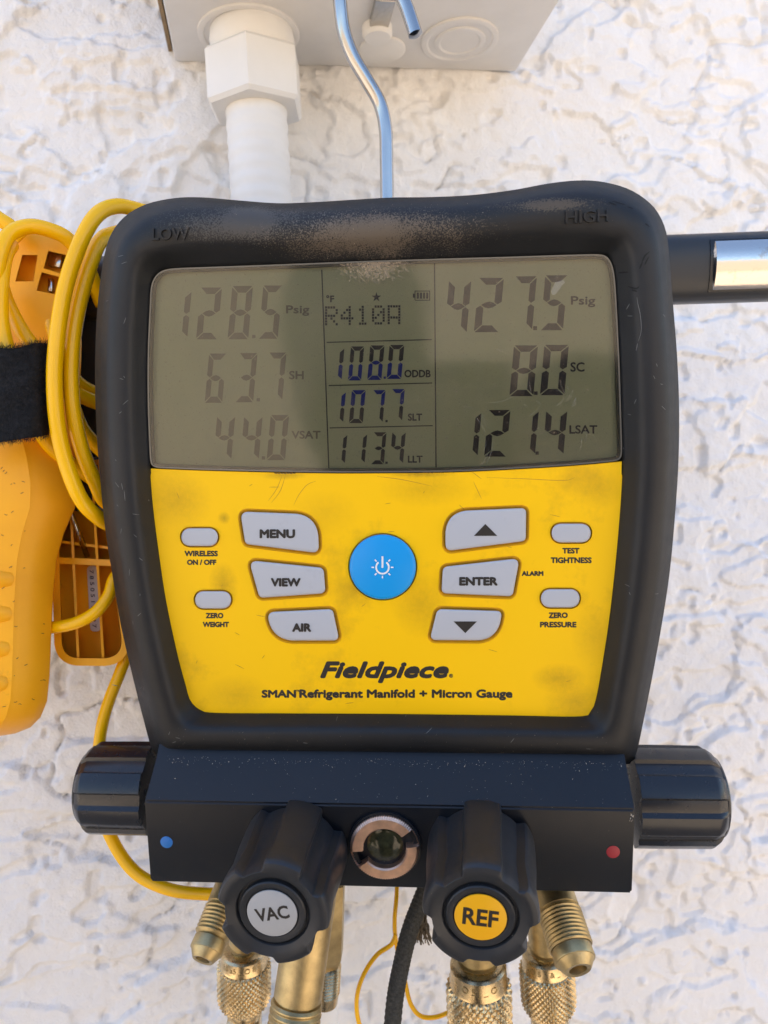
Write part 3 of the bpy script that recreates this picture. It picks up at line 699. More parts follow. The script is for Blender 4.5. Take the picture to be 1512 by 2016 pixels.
for s, bx, mt in (('Psig', (563,601,609,622), M_segl), ('SH', (569,730,598,747), M_segl), ('VSAT', (574,848,631,864), M_segl), ('Psig', (1124,583,1172,605), M_seg), ('SC', (1123,713,1151,732), M_seg),
                  ('LSAT', (1121,837,1176,854), M_seg), ('ODDB', (796,728,848,743), M_seg), ('SLT', (803,814,831,828.5), M_seg), ('LLT', (803,897,832,911), M_seg), ('\u00b0F', (642,581,658,595), M_seg)):
    text('display_lettering', s, *bx, YL, mt, disp, .6)
V = []; F = []
for a, c, wd in (((633.5,531), (647.5,926), 2.2), ((855.5,518), (858.5,924), 2.2), ((643,674), (850,668.5), 2), ((647,759), (851,754), 2), ((649,842.5), (852,838), 2)): addpoly(bar2(a, c, wd), YL)
mobj('divider_lines', V, F, M_seg, disp)
V = []; F = []
st = []
for i in range(10):
    a = math.radians(-90 + 36 * i); r = 10 if i % 2 == 0 else 3.8; st.append((741 + r * math.cos(a), 585 + r * math.sin(a)))
for i in range(0, 10, 2): addpoly([(741, 585), st[i - 1], st[i], st[i + 1]], YL)
for q in (((817,573),(846,573),1.6),((817,591),(846,591),1.6),((817,573),(817,591),1.6),((846,572),(846,592),1.6)): addpoly(bar2(*q), YL)
addpoly([(813,578),(816,578),(816,586),(813,586)], YL)
for i in range(4): addpoly(bar2((822.5 + i * 6.2, 576), (822.5 + i * 6.2, 588), 4), YL)
mobj('display_symbols', V, F, M_seg, disp)
G5 = {'R': ['11110','10001','10001','11110','10100','10010','10001'], '4': ['00010','00110','01010','10010','11111','00010','00010'], '1': ['00100','01100','00100','00100','00100','00100','01110'],
      '0': ['01110','10001','10011','10101','11001','10001','01110'], 'A': ['11111','10001','10001','10001','11111','10001','10001']}
V = []; F = []
for ci, ch in enumerate('R410A'):
    for r in range(7):
        for c in range(5):
            if G5[ch][r][c] == '1':
                u = 640 + ci * 30.8 + c * 5.2; v = 603 + r * 5.5 - ci * .55; addpoly([(u, v), (u + 4.2, v), (u + 4.2, v + 4.5), (u, v + 4.5)], YL)
mobj('dot_matrix_text', V, F, M_seg, disp)

# --- manifold block
ym = -.024
def PY(v, y, u=760): return D(u, v, y).z
x0_, x1_ = D(290, 1660, ym).x, D(1248, 1660, ym).x
zt_, zm_, zb_ = PY(1480, -.0075), PY(1586, ym), PY(1748, ym)
ztop = zt_ + .0
prof = [(ym, zb_ + .001), (ym, zm_), (-.0085, PY(1494, -.0085)), (-.004, ztop + .002), (.035, ztop + .002), (.035, zb_ - .0005), (ym + .001, zb_ - .0005)]
bm = bmesh.new(); va = [bm.verts.new((x0_, y, z)) for y, z in prof]; vb = [bm.verts.new((x1_, y, z)) for y, z in prof]
bm.faces.new(va); bm.faces.new(vb[::-1])
for i in range(len(prof)): j = (i + 1) % len(prof); bm.faces.new((va[i], vb[i], vb[j], va[j]))
bmesh.ops.recalc_face_normals(bm, faces=bm.faces)
bmesh.ops.bevel(bm, geom=[e for e in bm.edges if abs((e.verts[0].co - e.verts[1].co).x) < 1e-6 or e.calc_face_angle(0) > .5], offset=.0007, segments=2, affect='EDGES')
me = bpy.data.meshes.new('manifold_block'); bm.to_mesh(me); bm.free()
block = autosmooth(link('manifold_block', me, M_metalblk, dev, True), 35)
def disc(name, u, v, y, r, mt, parent, th=.0004, label=None):
    p = D(u, v, y); return lathe(name, p + Vector((0, .001, 0)), p - Vector((0, 1, 0)), [(0, r), (.001 + th * .6, r), (.001 + th, r * .93), (.001 + th, r * .01)], mt, parent, 40, label=label)
disc('colour_dot', 328, 1658, ym, 13 / FPX * .287, M_bdot, block, .0002, 'blue paint dot')
disc('colour_dot', 1207, 1677, ym, 13.5 / FPX * .282, M_red, block, .0002, 'red paint dot')
V = []; F = []; rs = random.Random(11)
def grain(p, r):
    b0 = len(V); 
    for k in range(4): V.append(p + Vector((rs.gauss(0, 1), rs.gauss(0, .5), rs.gauss(0, 1))) * r)
    F.extend([(b0, b0+1, b0+2), (b0, b0+2, b0+3), (b0, b0+1, b0+3), (b0+1, b0+2, b0+3)])
for k in range(420):                    # grit caught where the boot meets the block and strewn on the sloping face
    u = rs.uniform(325, 1235); f = abs(rs.gauss(0, .10)) if rs.random() < .72 else rs.random(); f = min(f, 1)
    y = -.0085 + (ym + .0085) * f; z = PY(1494, -.0085) + (zm_ - PY(1494, -.0085)) * f
    grain(Vector((D(u, 1520, -.012).x, y - .0001, z + .0001)), rs.uniform(.00006, .00016) * (1.5 if rs.random() < .05 else 1))
for k in range(60): grain(D(rs.uniform(300, 1240), rs.uniform(1590, 1740), ym - .00005), rs.uniform(.00004, .0001))
for k in range(8): grain(D(1244 + rs.uniform(-4, 3), 1607 + rs.uniform(-6, 10), ym - .0002), .00025)
gr_ = mobj('grit', V, F, mat('pale_grit', (.42, .38, .32), .9), block); gr_['kind'] = 'stuff'
V = []; F = []
for k in range(420):
    v = rs.uniform(395, 520) if rs.random() < .5 else rs.uniform(1412, 1485); u = rs.gauss(740, 170) if v < 600 else rs.uniform(350, 1220)
    p = D(u, v, -.008); hit = BVH.ray_cast(Vector((p.x, -.1, p.z)), Vector((0, 1, 0)))[0]
    if hit: grain(hit + Vector((0, -.00004, 0)), rs.uniform(.00004, .00011))
gr_ = mobj('grit', V, F, mat('sandy_grit', (.40, .32, .23), .9), boot); gr_['kind'] = 'stuff'
# --- sight glass
sc = D(758, 1663, ym)
def knurl_edge(th, i, s, r): return r + (.00022 * (1 if int(th / (2 * math.pi) * 90) % 2 else -1) if i in (1, 2) else 0)
na = math.radians(180 - 24)
def ringpt(r, th, y): return sc + Vector((r * math.cos(th), y, r * math.sin(th)))
Ro, Ri = .0131, .0082
V = []; F = []; NS = 180
def notched(th):
    for a0 in (math.radians(22), math.radians(202)):
        d = abs((th - a0 + math.pi) % (2 * math.pi) - math.pi)
        if d < .26: return True
    return False
rings_ = [(Ro, .001), (Ro, -.0022), (Ro - .0009, -.0032), (Ri + .0006, -.0033), (Ri, -.0028), (Ri, .002)]
for j, (r, y) in enumerate(rings_):
    for k in range(NS):
        th = 2 * math.pi * k / NS
        rr = r + (.00018 * (1 if (k // 1) % 2 else -1) if j in (0, 1) else 0)
        yy = y + (.0034 if (notched(th) and j in (2, 3, 4)) else 0)
        V.append(ringpt(rr, th, yy))
for j in range(len(rings_) - 1):
    for k in range(NS): k2 = (k + 1) % NS; F.append((j*NS+k, j*NS+k2, (j+1)*NS+k2, (j+1)*NS+k))
sg_ = autosmooth(mobj('sight_glass_ring', V, F, M_copper, dev, True, 'copper coloured slotted sight glass ring'), 30)
rr_ = [( -.0002 + 0, Ri + .0002)] 
lathe('sight_glass_lens', sc + Vector((0, .0016, 0)), sc + Vector((0, -1, 0)), [(0, Ri + .0001), (.0006, Ri), (.0016, Ri * .85), (.0022, Ri * .6), (.0026, Ri * .3), (.0027, .00005)], M_glassdark, sg_, 48, ang=80)
lathe('mounting_collar', sc + Vector((0, .0, 0)), sc + Vector((0, -1, 0)), [(0, Ro + .001), (.0012, Ro + .001), (.0014, Ro + .0004), (.0014, Ro - .002)], M_metalblk, sg_, 64, caps=False)

# --- knobs
def lobes(th, n, ph, edge=.06, duty=.6):
    q = ((th - ph) / (2 * math.pi / n)) % 1.0; d = abs(q - .5) * 2            # 0 in lobe centre, 1 in groove centre
    return 1 - min(max((d - duty + edge) / (2 * edge), 0), 1)                # 1 on a lobe, 0 in a groove
def knob(base, front, R0, R1, cap, ph, label, word, wmat, wtilt, n=5, mt=None):
    """front control knob with a flat face carrying a round label; device coordinates"""
    Lk = (front - base).length; mt = mt or M_knob
    A = .0030
    prof = [(-.0, R0 * .9, 1), (.0005, R0, 1), (.004, R0, 1), (Lk * .35, R0 * .985, 1), (Lk * .62, R0 * .945, 1), (Lk * .86, R1 * 1.0, 1), (Lk * .94, R1 * 1.0, 1), (Lk * .975, R1 * .985, 1), (Lk * .995, R1 * .955, .85), (Lk * 1.005, R1 * .90, .5), (Lk * 1.008, R1 * .84, .15), (Lk * .99, R1 * .74, 0), (Lk * .97, R1 * .66, 0), (Lk * .955, R1 * .64, 0),
            (Lk * .935, R1 * .63, 0), (Lk * .935, R1 * .60, 0), (Lk * .975, R1 * .585, 0), (Lk * .985, R1 * .565, 0), (Lk * .985, R1 * .50, 0), (Lk * .98, R1 * .47, 0), (Lk * .97, R1 * .455, 0), (Lk * .97, .0004, 0)]
    def rf(th, i, s, r):
        a = prof[i][2]; return r - A * a * (1 - lobes(th, n, ph))
    k = lathe('valve_knob', base, front, [(s, r) for s, r, _ in prof], mt, dev, 150, rf=rf, label=label, ang=28)
    # label disc
    dl = lathe('knob_label', base, front, [(Lk * .98, R1 * .44), (Lk * .989, R1 * .44), (Lk * .991, R1 * .43), (Lk * .991, .0003)], wmat, k, 56)
    M = frame_of(base, front); d = (front - base).normalized()
    me, a = text_mesh(word, .03); mn = a.min(0); mx = a.max(0); c_ = (mn + mx) / 2; sc_ = R1 * .60 / (mx[0] - mn[0])
    ex = Vector((1, 0, 0)); ex = (ex - ex.dot(d) * d).normalized(); ez = ex.cross(-d) * -1; ez = ez if ez.z > 0 else -ez
    ca, sa = math.cos(wtilt), math.sin(wtilt); o_ = base + d * (Lk * .991 + .00005); co_ = []
    for p in a:
        x = (p[0] - c_[0]) * sc_; z = (p[1] - c_[1]) * sc_ * 1.12; co_.append(o_ + ex * (x * ca - z * sa) + ez * (x * sa + z * ca))
    me.vertices.foreach_set('co', np.array(co_, np.float32).ravel()); link('lettering', me, M_print, k)
    return k
yf = ym - .038
knob(D(583, 1668, ym), D(535, 1800, yf), .0203, .0198, 1, math.radians(40), 'black lobed valve knob with grey VAC label', 'VAC', M_vac, math.radians(11))
knob(D(947, 1668, ym), D(946, 1808, yf), .0203, .0198, 1, math.radians(52), 'black lobed valve knob with yellow REF label', 'REF', M_ref, math.radians(-4))
def side_knob(base, front, R, label, ph):
    Lk = (front - base).length; A = .0015
    prof = [(0, R, 1), (Lk * .3, R, 1), (Lk * .80, R * .99, 1), (Lk * .82, R * .98, 1), (Lk * .885, R * .90, .8), (Lk * .92, R * .82, .3), (Lk * .93, R * .80, 0), (Lk * .95, R * .78, 0), (Lk * .98, R * .66, 0), (Lk, R * .4, 0), (Lk * 1.005, .0005, 0)]
    return lathe('valve_knob', base, front, [(s, r) for s, r, _ in prof], M_knobgloss, dev, 150, rf=lambda th, i, s, r: r - A * prof[i][2] * (1 - lobes(th, 8, ph, .03, .60)), label=label, ang=25)
side_knob(D(305, 1551, .004), D(166, 1549, .004), .0190, 'glossy black fluted knob on the left end of the manifold', .2)
side_knob(D(1240, 1566, .004), D(1420, 1568, .004), .0200, 'glossy black fluted knob on the right end of the manifold', .5)

# --- hook
def zz(u, v, d): return M_dev.inverted() @ Zc(u, v, d)
hp = [zz(762, 470, .318), zz(762, 400, .318), zz(761, 320, .317), zz(759, 255, .316), zz(748, 205, .315), zz(722, 158, .313), zz(694, 110, .311), zz(677, 62, .309), zz(670, 10, .307), zz(666, -60, .305), zz(672, -130, .303), zz(700, -190, .301), zz(740, -200, .300), zz(768, -160, .299), zz(780, -90, .299), zz(788, -20, .299), zz(803, 22, .299), zz(819, 72, .299)]
tube('hanging_hook', catmull(hp, 8), lambda t: .00282 * min(1, math.sqrt(max(0, (1 - t) / .006 * .75 + .25))), M_steel, dev, 20, 'plated steel hanging hook')

# --- brass fittings
def thread(prof_s0, s1, r, pitch=.0016, dep=.00055):
    out = []; s = prof_s0; 
    while s < s1 - pitch * .5:
        out += [(s, r - dep), (s + pitch * .38, r), (s + pitch * .58, r), (s + pitch * .95, r - dep)]; s += pitch
    return out
def flare(base, tip, r, label, parent, mt=None, tf=.30):
    Lk = (tip - base).length; mt = mt or M_brassdull; th = Lk * tf; e = Lk - .0088
    prof = [(-.004, r * .96), (th, r * .96), (th + .0006, r * .86)] + thread(th + .001, e, r) + [(e + .0002, r * .80), (e + .0006, r * .90), (e + .0048, r * .92), (e + .0052, r * .90), (e + .0053, r * .86), (e + .0080, r * .64), (e + .0086, r * .58), (e + .0084, r * .40), (e + .005, r * .38), (e + .003, r * .1)]
    return lathe('flare_port', base, tip, prof, mt, parent, 56, label=label, ang=30)
flare(D(457, 1742, .000), D(398, 1892, -.026), .0074, 'angled brass flare port pointing down left', dev)
flare(D(1085, 1745, .000), D(1139, 1912, -.030), .0088, 'angled brass flare port pointing down right', dev)
# big centre port
pb = D(618, 1745, -.004); pt = D(572, 2060, -.024)
Lp = (pt - pb).length; rp = .0103
lathe('flare_port', pb, pt, [(-.004, rp * .96), (Lp * .70, rp * .96), (Lp * .705, rp * .86), (Lp * .72, rp * .86)] + thread(Lp * .725, Lp * .99, rp * 1.04, .0028, .0008), M_brassdull, dev, 64, label='large dull brass port with coarse thread', ang=30)
# rear brass body between the knobs
pb2 = D(647, 1745, .014); pt2 = D(643, 1898, .014)
rb = .0080
lathe('brass_body', pb2, pt2, [(-.003, rb), ((pt2 - pb2).length * .86, rb), ((pt2 - pb2).length, rb * .75)], M_brassdull, dev, 6, label='hexagonal brass body behind the VAC knob', ang=20)
pt3 = D(638, 1985, .014); L3 = (pt3 - pt2).length
lathe('flare_port', pt2 - Vector((0, 0, -.001)), pt3, [(0, .0050)] + thread(.001, L3 * .65, .0068, .0016) + [(L3 * .66, .0064), (L3 * .9, .0060), (L3, .0036)], M_brass, dev, 48, label='small threaded brass port behind the VAC knob')
# posts the hose couplers screw on
for (u, v, u2, v2, y, r) in ((478, 1735, 480, 1895, .020, .0066), (1067, 1740, 1078, 1900, .020, .0078), (938, 1740, 942, 1925, .010, .0095)):
    a, bq = D(u, v, y), D(u2, v2, y); lq = (bq - a).length
    lathe('brass_stem', a, bq, [(-.002, r), (lq * .74, r), (lq * .75, r * .86), (lq * .78, r * .86), (lq * .79, r * .97), (lq * .83, r * .86), (lq * .87, r * .97), (lq, r * .86)], M_brassdull, dev, 48, label='brass stem under the manifold')

def coupler(u, v0, u2, v1, y, R, label, collar_v, nk, hexbelow, letters):
    a = DW(u, v0, y); e = DW(u2, v1, y); Lk = (e - a).length
    root = empty('hose_coupler', Matrix.Translation(e)); tag(root, label, 'hose coupler')
    a = a - e; e = Vector((0, 0, 0)); d = (e - a).normalized()
    ck = Lk * collar_v
    lathe('collar', a, e, [(-.0005, R * .72), (0, R * .78), (.0008, R * .84), (ck * .9, R * .86), (ck, R * .88)], M_brass, root, 64)
    nseg = nk * 8; rows = 46; V = []; F = []; M = frame_of(a, e); dep = R * .075
    circ = 2 * math.pi * R; pitch = circ / nk
    for j in range(rows + 1):
        s = ck + (Lk - ck) * j / rows; f = j / rows
        env = min(1, f / .1, (1 - f) / .25 + .0); rr = R * (1 - .10 * max(0, 1 - f / .08) ** 2 - .16 * max(0, (f - .78) / .22) ** 2)
        for k in range(nseg):
            th = 2 * math.pi * k / nseg; A_ = th * nk / (2 * math.pi) + s / pitch * .8; B_ = th * nk / (2 * math.pi) - s / pitch * .8
            t1 = abs((A_ % 1) - .5) * 2; t2 = abs((B_ % 1) - .5) * 2
            h = min(t1, t2); hgt = min(1.0, h * 1.35)
            q = rr - dep * (1 - hgt)
            V.append(a + M @ Vector((math.cos(th) * q, math.sin(th) * q, s)))
    for j in range(rows):
        for k in range(nseg): k2 = (k + 1) % nseg; F.append((j*nseg+k, j*nseg+k2, (j+1)*nseg+k2, (j+1)*nseg+k))
    F.append(tuple(range(nseg - 1, -1, -1))); F.append(tuple(rows * nseg + k for k in range(nseg)))
    mobj('knurled_sleeve', V, F, M_brass, root, False)
    if hexbelow:
        lathe('hose_barb', e, e + d, [(-.001, R * .60), (.0012, R * .66), (.003, R * .66), (.004, R * .56), (.0055, R * .56), (.006, R * .62)], M_brass, root, 40)
        lathe('hex_nut', e + d * .006, e + d, [(0, R * .60), (.0008, R * .70), (.02, R * .70), (.0208, R * .6)], M_brass, root, 6, ang=20)
        lathe('hose_end', e + d * .026, e + d, [(0, R * .6), (.05, R * .6)], M_brassdull, root, 32)
    # letters stamped round the collar
    me, a_ = text_mesh(letters, .005); mn = a_.min(0); mx = a_.max(0); co_ = []
    hs = ck * .42 / (mx[1] - mn[1]); dd = M_dev.to_3x3() @ Vector((0, -1, 0)); n0 = (dd - dd.dot(d) * d).normalized(); x0v = n0.cross(d) * -1
    if x0v.dot(M_dev.to_3x3() @ Vector((1, 0, 0))) < 0: x0v = -x0v
    for p in a_:
        ang = (p[0] - (mn[0] + mx[0]) / 2) * hs / (R * .86); s = ck * .72 - (p[1] - mn[1]) * hs; rr = R * .868
        co_.append(a + d * s + (n0 * math.cos(ang) + x0v * math.sin(ang)) * rr)
    me.vertices.foreach_set('co', np.array(co_, np.float32).ravel()); link('stamped_lettering', me, M_brassdull, root)
    return root
coupler(480, 1868, 481, 1975, .020, .0126, 'knurled brass hose coupler under the VAC knob', .24, 34, True, 'L5 a5 _ O 8')
coupler(941, 1896, 946, 2060, .008, .0146, 'largest knurled brass hose coupler, directly below the REF knob', .22, 28, False, 'O 5 J _ O')
coupler(1074, 1873, 1081, 1985, .020, .0126, 'knurled brass hose coupler right of the REF knob beside the angled port', .24, 34, True, 'O 5 _ & _ O')

# ------------------------------------------------------------------ black bar behind the gauge
yb = .060
b0, b1 = D(160, 573, yb), D(1640, 522, yb); cz_ = (b0.z + b1.z) / 2
Hh = (D(1400, 462, yb).z - D(1400, 598, yb).z) / 2
bar = empty('support_bar', M_dev @ Matrix.Translation(b0)); tag(bar, 'black horizontal bar with a bright metal inset passing behind the gauge', 'bar')
dirb = (b1 - b0).normalized(); rotb = Matrix((dirb, Vector((0, 1, 0)), dirb.cross(Vector((0, 1, 0))))).transposed()
Lb = (b1 - b0).length
ui0 = (D(1404, 525, yb - .012) - b0).x; hi = (D(1404, 480, yb - .0).z - D(1404, 573, yb).z) / 2
def sec(half_h, dep, n=20):       # D-shaped section, curved to the front
    pts = []
    for i in range(n + 1):
        a = math.pi * (i / n - .5); pts.append((-dep * abs(math.cos(a)) ** .55, half_h * (1 if a > 0 else -1) * abs(math.sin(a)) ** .75))
    return pts + [(.006, half_h * .96), (.006, -half_h * .96)]
def ext_sec(name, s0, s1, pts, mt, parent, off=0.0, ends=.0015):
    V = []; F = []; n = len(pts)
    for s, k in ((s0, .93), (s0 + ends, 1), (s1 - ends, 1), (s1, .93)):
        for y, z in pts: V.append(rotb @ Vector((s, y * k + off, z * k)))
    for j in range(3):
        for i in range(n): i2 = (i + 1) % n; F.append((j*n+i, j*n+i2, (j+1)*n+i2, (j+1)*n+i))
    F.append(tuple(range(n - 1, -1, -1))); F.append(tuple(3 * n + i for i in range(n)))
    return autosmooth(mobj(name, V, F, mt, parent, True), 35)
ext_sec('bar_body', 0, Lb, sec(Hh, .012), M_barblk, bar)
def patch_sec(h, lift, back=-.006):
    pts = []
    for i in range(17):
        z = h * (i / 8 - 1); sa = (abs(z) / Hh) ** (1 / .75); pts.append((-.012 * max(1 - sa * sa, 0) ** .275 - lift, z))
    return pts + [(back, h), (back, -h)]
ext_sec('inset_surround', ui0 - .0016, Lb - .002, patch_sec(hi * 1.08, .0003), M_knobgloss, bar, ends=.0004)
ext_sec('metal_inset', ui0, Lb - .012, [(y - (.0014 * math.cos(z / hi * math.pi / 2) if y < -.0061 else 0), z) for y, z in patch_sec(hi, .0005)], M_chrome, bar, ends=.0008)

# ------------------------------------------------------------------ yellow pipe clamp hanging left of the gauge
def Q(u, v, d): return Zc(u, v, d)
clampE = empty('pipe_clamp', Matrix.Translation(Q(60, 700, .33)))
tag(clampE, 'orange yellow plastic pipe clamp probe with grip ridges, left of the gauge', 'pipe clamp')
co0 = Q(60, 700, .33)
def C(u, v, d): return Zc(u, v, d) - co0
def shell(name, rows, dfront, dback, mt, parent, wdt=None, xr=.0):
    """rows: (v, uL, uR, crease fraction) -> solid with rounded front and a side facet"""
    V = []; F = []; n = 12
    for (v, uL, uR, bul) in rows:
        df, db = dfront + bul, dback
        sec_ = [(uL, db), (uL, df + .006), (uL + (uR - uL) * .06, df + .001), (uL + (uR - uL) * .3, df - .001), (uL + (uR - uL) * .55, df - .0012), (uL + (uR - uL) * .70, df - .0004), (uL + (uR - uL) * .74, df + .0012), (uL + (uR - uL) * .80, df + .003), (uL + (uR - uL) * .93, df + .009), (uR - 1, df + .014), (uR, df + .020), (uR - 2, db)]
        for (u, d) in sec_: V.append(C(u, v, d))
    for j in range(len(rows) - 1):
        for i in range(n): i2 = (i + 1) % n; F.append((j*n+i, j*n+i2, (j+1)*n+i2, (j+1)*n+i))
    F.append(tuple(range(n - 1, -1, -1))); F.append(tuple((len(rows) - 1) * n + i for i in range(n)))
    return autosmooth(mobj(name, V, F, mt, parent, True), 32)
rows = [(840, -150, 118, .004), (870, -150, 128, .003), (905, -150, 140, .001), (950, -150, 150, 0), (1000, -150, 148, 0), (1050, -150, 126, 0), (1100, -150, 112, 0), (1170, -150, 105, 0), (1250, -150, 101, 0), (1330, -150, 98, 0), (1380, -150, 93, .0), (1412, -148, 80, .001), (1432, -146, 60, .003), (1444, -142, 30, .006), (1449, -135, 0, .011)]
hand = shell('front_handle', rows, .318, .352, M_clamp, clampE)
for i, vv in enumerate((1139, 1207, 1275, 1342)):   # grip ridges
    V, F = tube_data([C(-90, vv, .3206), C(-40, vv, .3200), (C(0, vv, .3200)), C(26 - i * 4, vv, .3202), C(40 - i * 5, vv, .3215)], lambda t: .0050 * (1 - .55 * max(0, (t - .6) / .4)), 16)
    mobj('grip_ridge', V, F, M_clamp, hand, True)
hb = bmesh.new(); hb.from_mesh(hand.data); HB = BVHTree.FromBMesh(hb); vd = (R_wc @ Vector((0, 0, -1))).normalized()
def onhandle(u, v):
    o_ = C(u, v, .29); hit = HB.ray_cast(o_, (o_ + co0 - CAM).normalized())[0]
    return (hit - vd * .00008) if hit else C(u, v, .317)
ln = []; rs2 = random.Random(4)
for k in range(30):
    u = rs2.uniform(0, 90); v = rs2.uniform(900, 1430); a = rs2.uniform(-1, .4); l = rs2.uniform(2, 8); ln.append([(u, v), (u + l * math.cos(a) * .5, v + l * math.sin(a) * .3 + rs2.uniform(-2, 2)), (u + l * math.cos(a), v + l * math.sin(a))])
strokes('scuffs', ln, mat('handle_scuff', (.32, .13, .02), .7), hand, onhandle, 1.2)
# head of the clamp, above the strap, with square pockets
def slab(name, poly, d0, d1, mt, parent, bev=5):
    P0 = [Vector(p) for p in poly]
    rg = [[C(p.x, p.y, d1) for p in P0], [C(p.x, p.y, d0 + .002) for p in P0], [C(p.x, p.y, d0 + .0006) for p in offset_poly(P0, -bev * .4)], [C(p.x, p.y, d0) for p in offset_poly(P0, -bev)]]
    return stack(name, rg, mt, parent, ang=35, cap_first=True)
def plate_holes(name, outer, holes, d0, d1, mt, parent):
    bm = bmesh.new()
    def loop(pl, d): return [bm.verts.new(C(p[0], p[1], d)) for p in pl]
    fr = [loop(outer, d0)] + [loop(h, d0) for h in holes]; bk = [loop(outer, d1)] + [loop(h, d1) for h in holes]
    es = []
    for l in fr:
        for i in range(len(l)): es.append(bm.edges.new((l[i - 1], l[i])))
    bmesh.ops.triangle_fill(bm, use_beauty=True, edges=es)
    for l, k in zip(fr, bk):
        for i in range(len(l)): bm.faces.new((l[i - 1], l[i], k[i], k[i - 1]))
    bmesh.ops.recalc_face_normals(bm, faces=bm.faces)
    me = bpy.data.meshes.new(name); bm.to_mesh(me); bm.free(); o = link(name, me, mt, parent, True); return autosmooth(o, 30)
head = round_poly([(-140, 470), (30, 458), (118, 466), (165, 490), (160, 700), (150, 960), (60, 960), (-140, 940)], [20, 30, 30, 25, 20, 20, 10, 10], 5)
hl = [[(44, 502), (74, 502), (66, 554), (30, 554)], [(95, 494), (130, 502), (124, 540), (86, 528)], [(82, 536), (120, 546), (112, 580), (72, 572)]]
hd = plate_holes('jaw_body', head, hl, .334, .342, M_clamp, clampE)
slab('jaw_backing', [Vector(p) for p in offset_poly(head, -2)], .3425, .356, M_clamp, clampE, 2)
slab('shade_slab', [Vector(q) for q in round_poly([(120, 628), (205, 628), (222, 1020), (120, 1000)], 14, 5)], .349, .362, M_barblk, clampE, 3)  # black slab standing in for the deep shade behind coils and jaw
box('plated_screw', C(110, 514, .340), (.0056, .003, .0056), M_steel, clampE, rot=R_wc @ Matrix.Rotation(-.15, 3, 'Z') @ Matrix.Rotation(math.pi / 2, 3, 'X'), bev=.0004, label='square plated nut in the clamp pocket')
bxm = box('hinge_pin', C(101, 562, .340), (.002, .003, .006), M_steel, clampE, rot=R_wc @ Matrix.Rotation(math.pi / 2, 3, 'X'), bev=.0004)
# rear handle: open ribbed shell
ro = round_poly([(96, 900), (205, 900), (262, 1312), (108, 1310)], [10, 10, 48, 44], 8)
ri = offset_poly(ro, -15)
rim = plate_holes('rear_handle', ro, [ri], .345, .366, M_clamp, clampE)
M_clampd = M_clamp
slab('rear_handle_floor', [Vector(p) for p in ri], .362, .3655, M_clamp, rim, 1)
def rib(u0, v0, u1, v1, wd, d0=.3465, name='rib'):
    a = C(u0, v0, d0); b_ = C(u1, v1, d0); a2 = C(u0, v0, .3625); b2 = C(u1, v1, .3625); n_ = (b_ - a).cross(a2 - a).normalized() * wd / 2
    vs = [a - n_, a + n_, b_ + n_, b_ - n_, a2 - n_, a2 + n_, b2 + n_, b2 - n_]
    return mobj(name, vs, [(0,1,2,3), (7,6,5,4), (0,4,5,1), (1,5,6,2), (2,6,7,3), (3,7,4,0)], M_clamp, rim)
rib(136, 930, 154, 1296, .0011); rib(181, 930, 203, 1296, .0011)
rib(100, 1064, 225, 1080, .0012, .349); rib(104, 1103, 238, 1109, .0028, .346)
stk = plate_holes('sticker', round_poly([(171, 1114), (191, 1114), (198, 1243), (178, 1243)], 7, 4), [], .3608, .3612, M_sticker, rim)
me, a = text_mesh('7 8 5 0 5 1 2 0 9 7', .01); mn = a.min(0); mx = a.max(0)
me.vertices.foreach_set('co', np.array([C(176 + (p[1] - mn[1]) / (mx[1] - mn[1]) * 8 + (p[0] - mn[0]) / (mx[0] - mn[0]) * 6, 1122 + (p[0] - mn[0]) / (mx[0] - mn[0]) * 114, .3606) for p in a], np.float32).ravel())
link('lettering', me, M_print, rim)
V, F = tube_data([C(132, 990, .338), C(172, 1095, .352)], .00125, 14); mobj('spring_rod', V, F, M_steel, clampE, True)
lathe('pivot_ring', C(187, 890, .340), C(187, 890, .30), [(0, .0035), (.003, .0035), (.0032, .0024), (0, .002)], M_barblk, clampE, 30)

# ------------------------------------------------------------------ cables
def cable(name, strands, rad, mt, label, cat='cable', segs=16, group=None):
    V = []; F = []
    for pts in strands:
        p = catmull([Zc(*q) for q in pts], 8); v, f = tube_data(p, rad, segs); b0 = len(V); V += v; F += [tuple(i + b0 for i in x) for x in f]
    o = mobj(name, V, F, mt, None, True); recenter(o); tag(o, label, cat, group); return o
# one continuous coil, front to back
coil = [(330,430,.345),(272,413,.330),(228,406,.318),(190,424,.310),(158,478,.306),(130,560,.304),(114,650,.303),(107,740,.303),(112,830,.304),(128,905,.306),(155,975,.309),(185,1012,.314),(225,1035,.325),(290,1040,.345)]
coil2 = [(300,450,.345),(232,458,.330),(198,474,.318),(178,520,.313),(158,590,.311),(145,660,.310),(140,740,.310),(146,820,.311),(163,890,.314),(188,950,.318),(214,992,.324),(290,1020,.345)]
left1 = [(-80,760,.312),(-30,640,.310),(-10,560,.310),(0,500,.311),(18,462,.314),(55,446,.318),(95,452,.322),(135,472,.326),(170,520,.333),(200,600,.345)]
left2 = [(22,482,.322),(10,505,.316),(2,560,.311),(2,630,.310),(15,690,.3105),(40,760,.312),(70,830,.318),(100,880,.325),(150,920,.332),(215,965,.345)]
left3 = [(-60,380,.325),(-10,425,.325),(18,444,.326),(45,470,.329)]
left4 = [(2,560,.322),(16,600,.324),(45,655,.322),(75,695,.322),(100,740,.322),(150,775,.327),(210,800,.337)]
left5 = [(90,700,.322),(135,780,.324),(165,850,.328),(220,905,.342)]
left6 = [(92,600,.342),(108,660,.334),(130,720,.33),(160,760,.333),(215,785,.344)]
coilo = cable('coiled_cable', [coil, coil2, left1, left2, left3, left4, left5, left6], .0031, M_cable, 'shiny yellow cable coiled in loops over the clamp, left of the gauge')
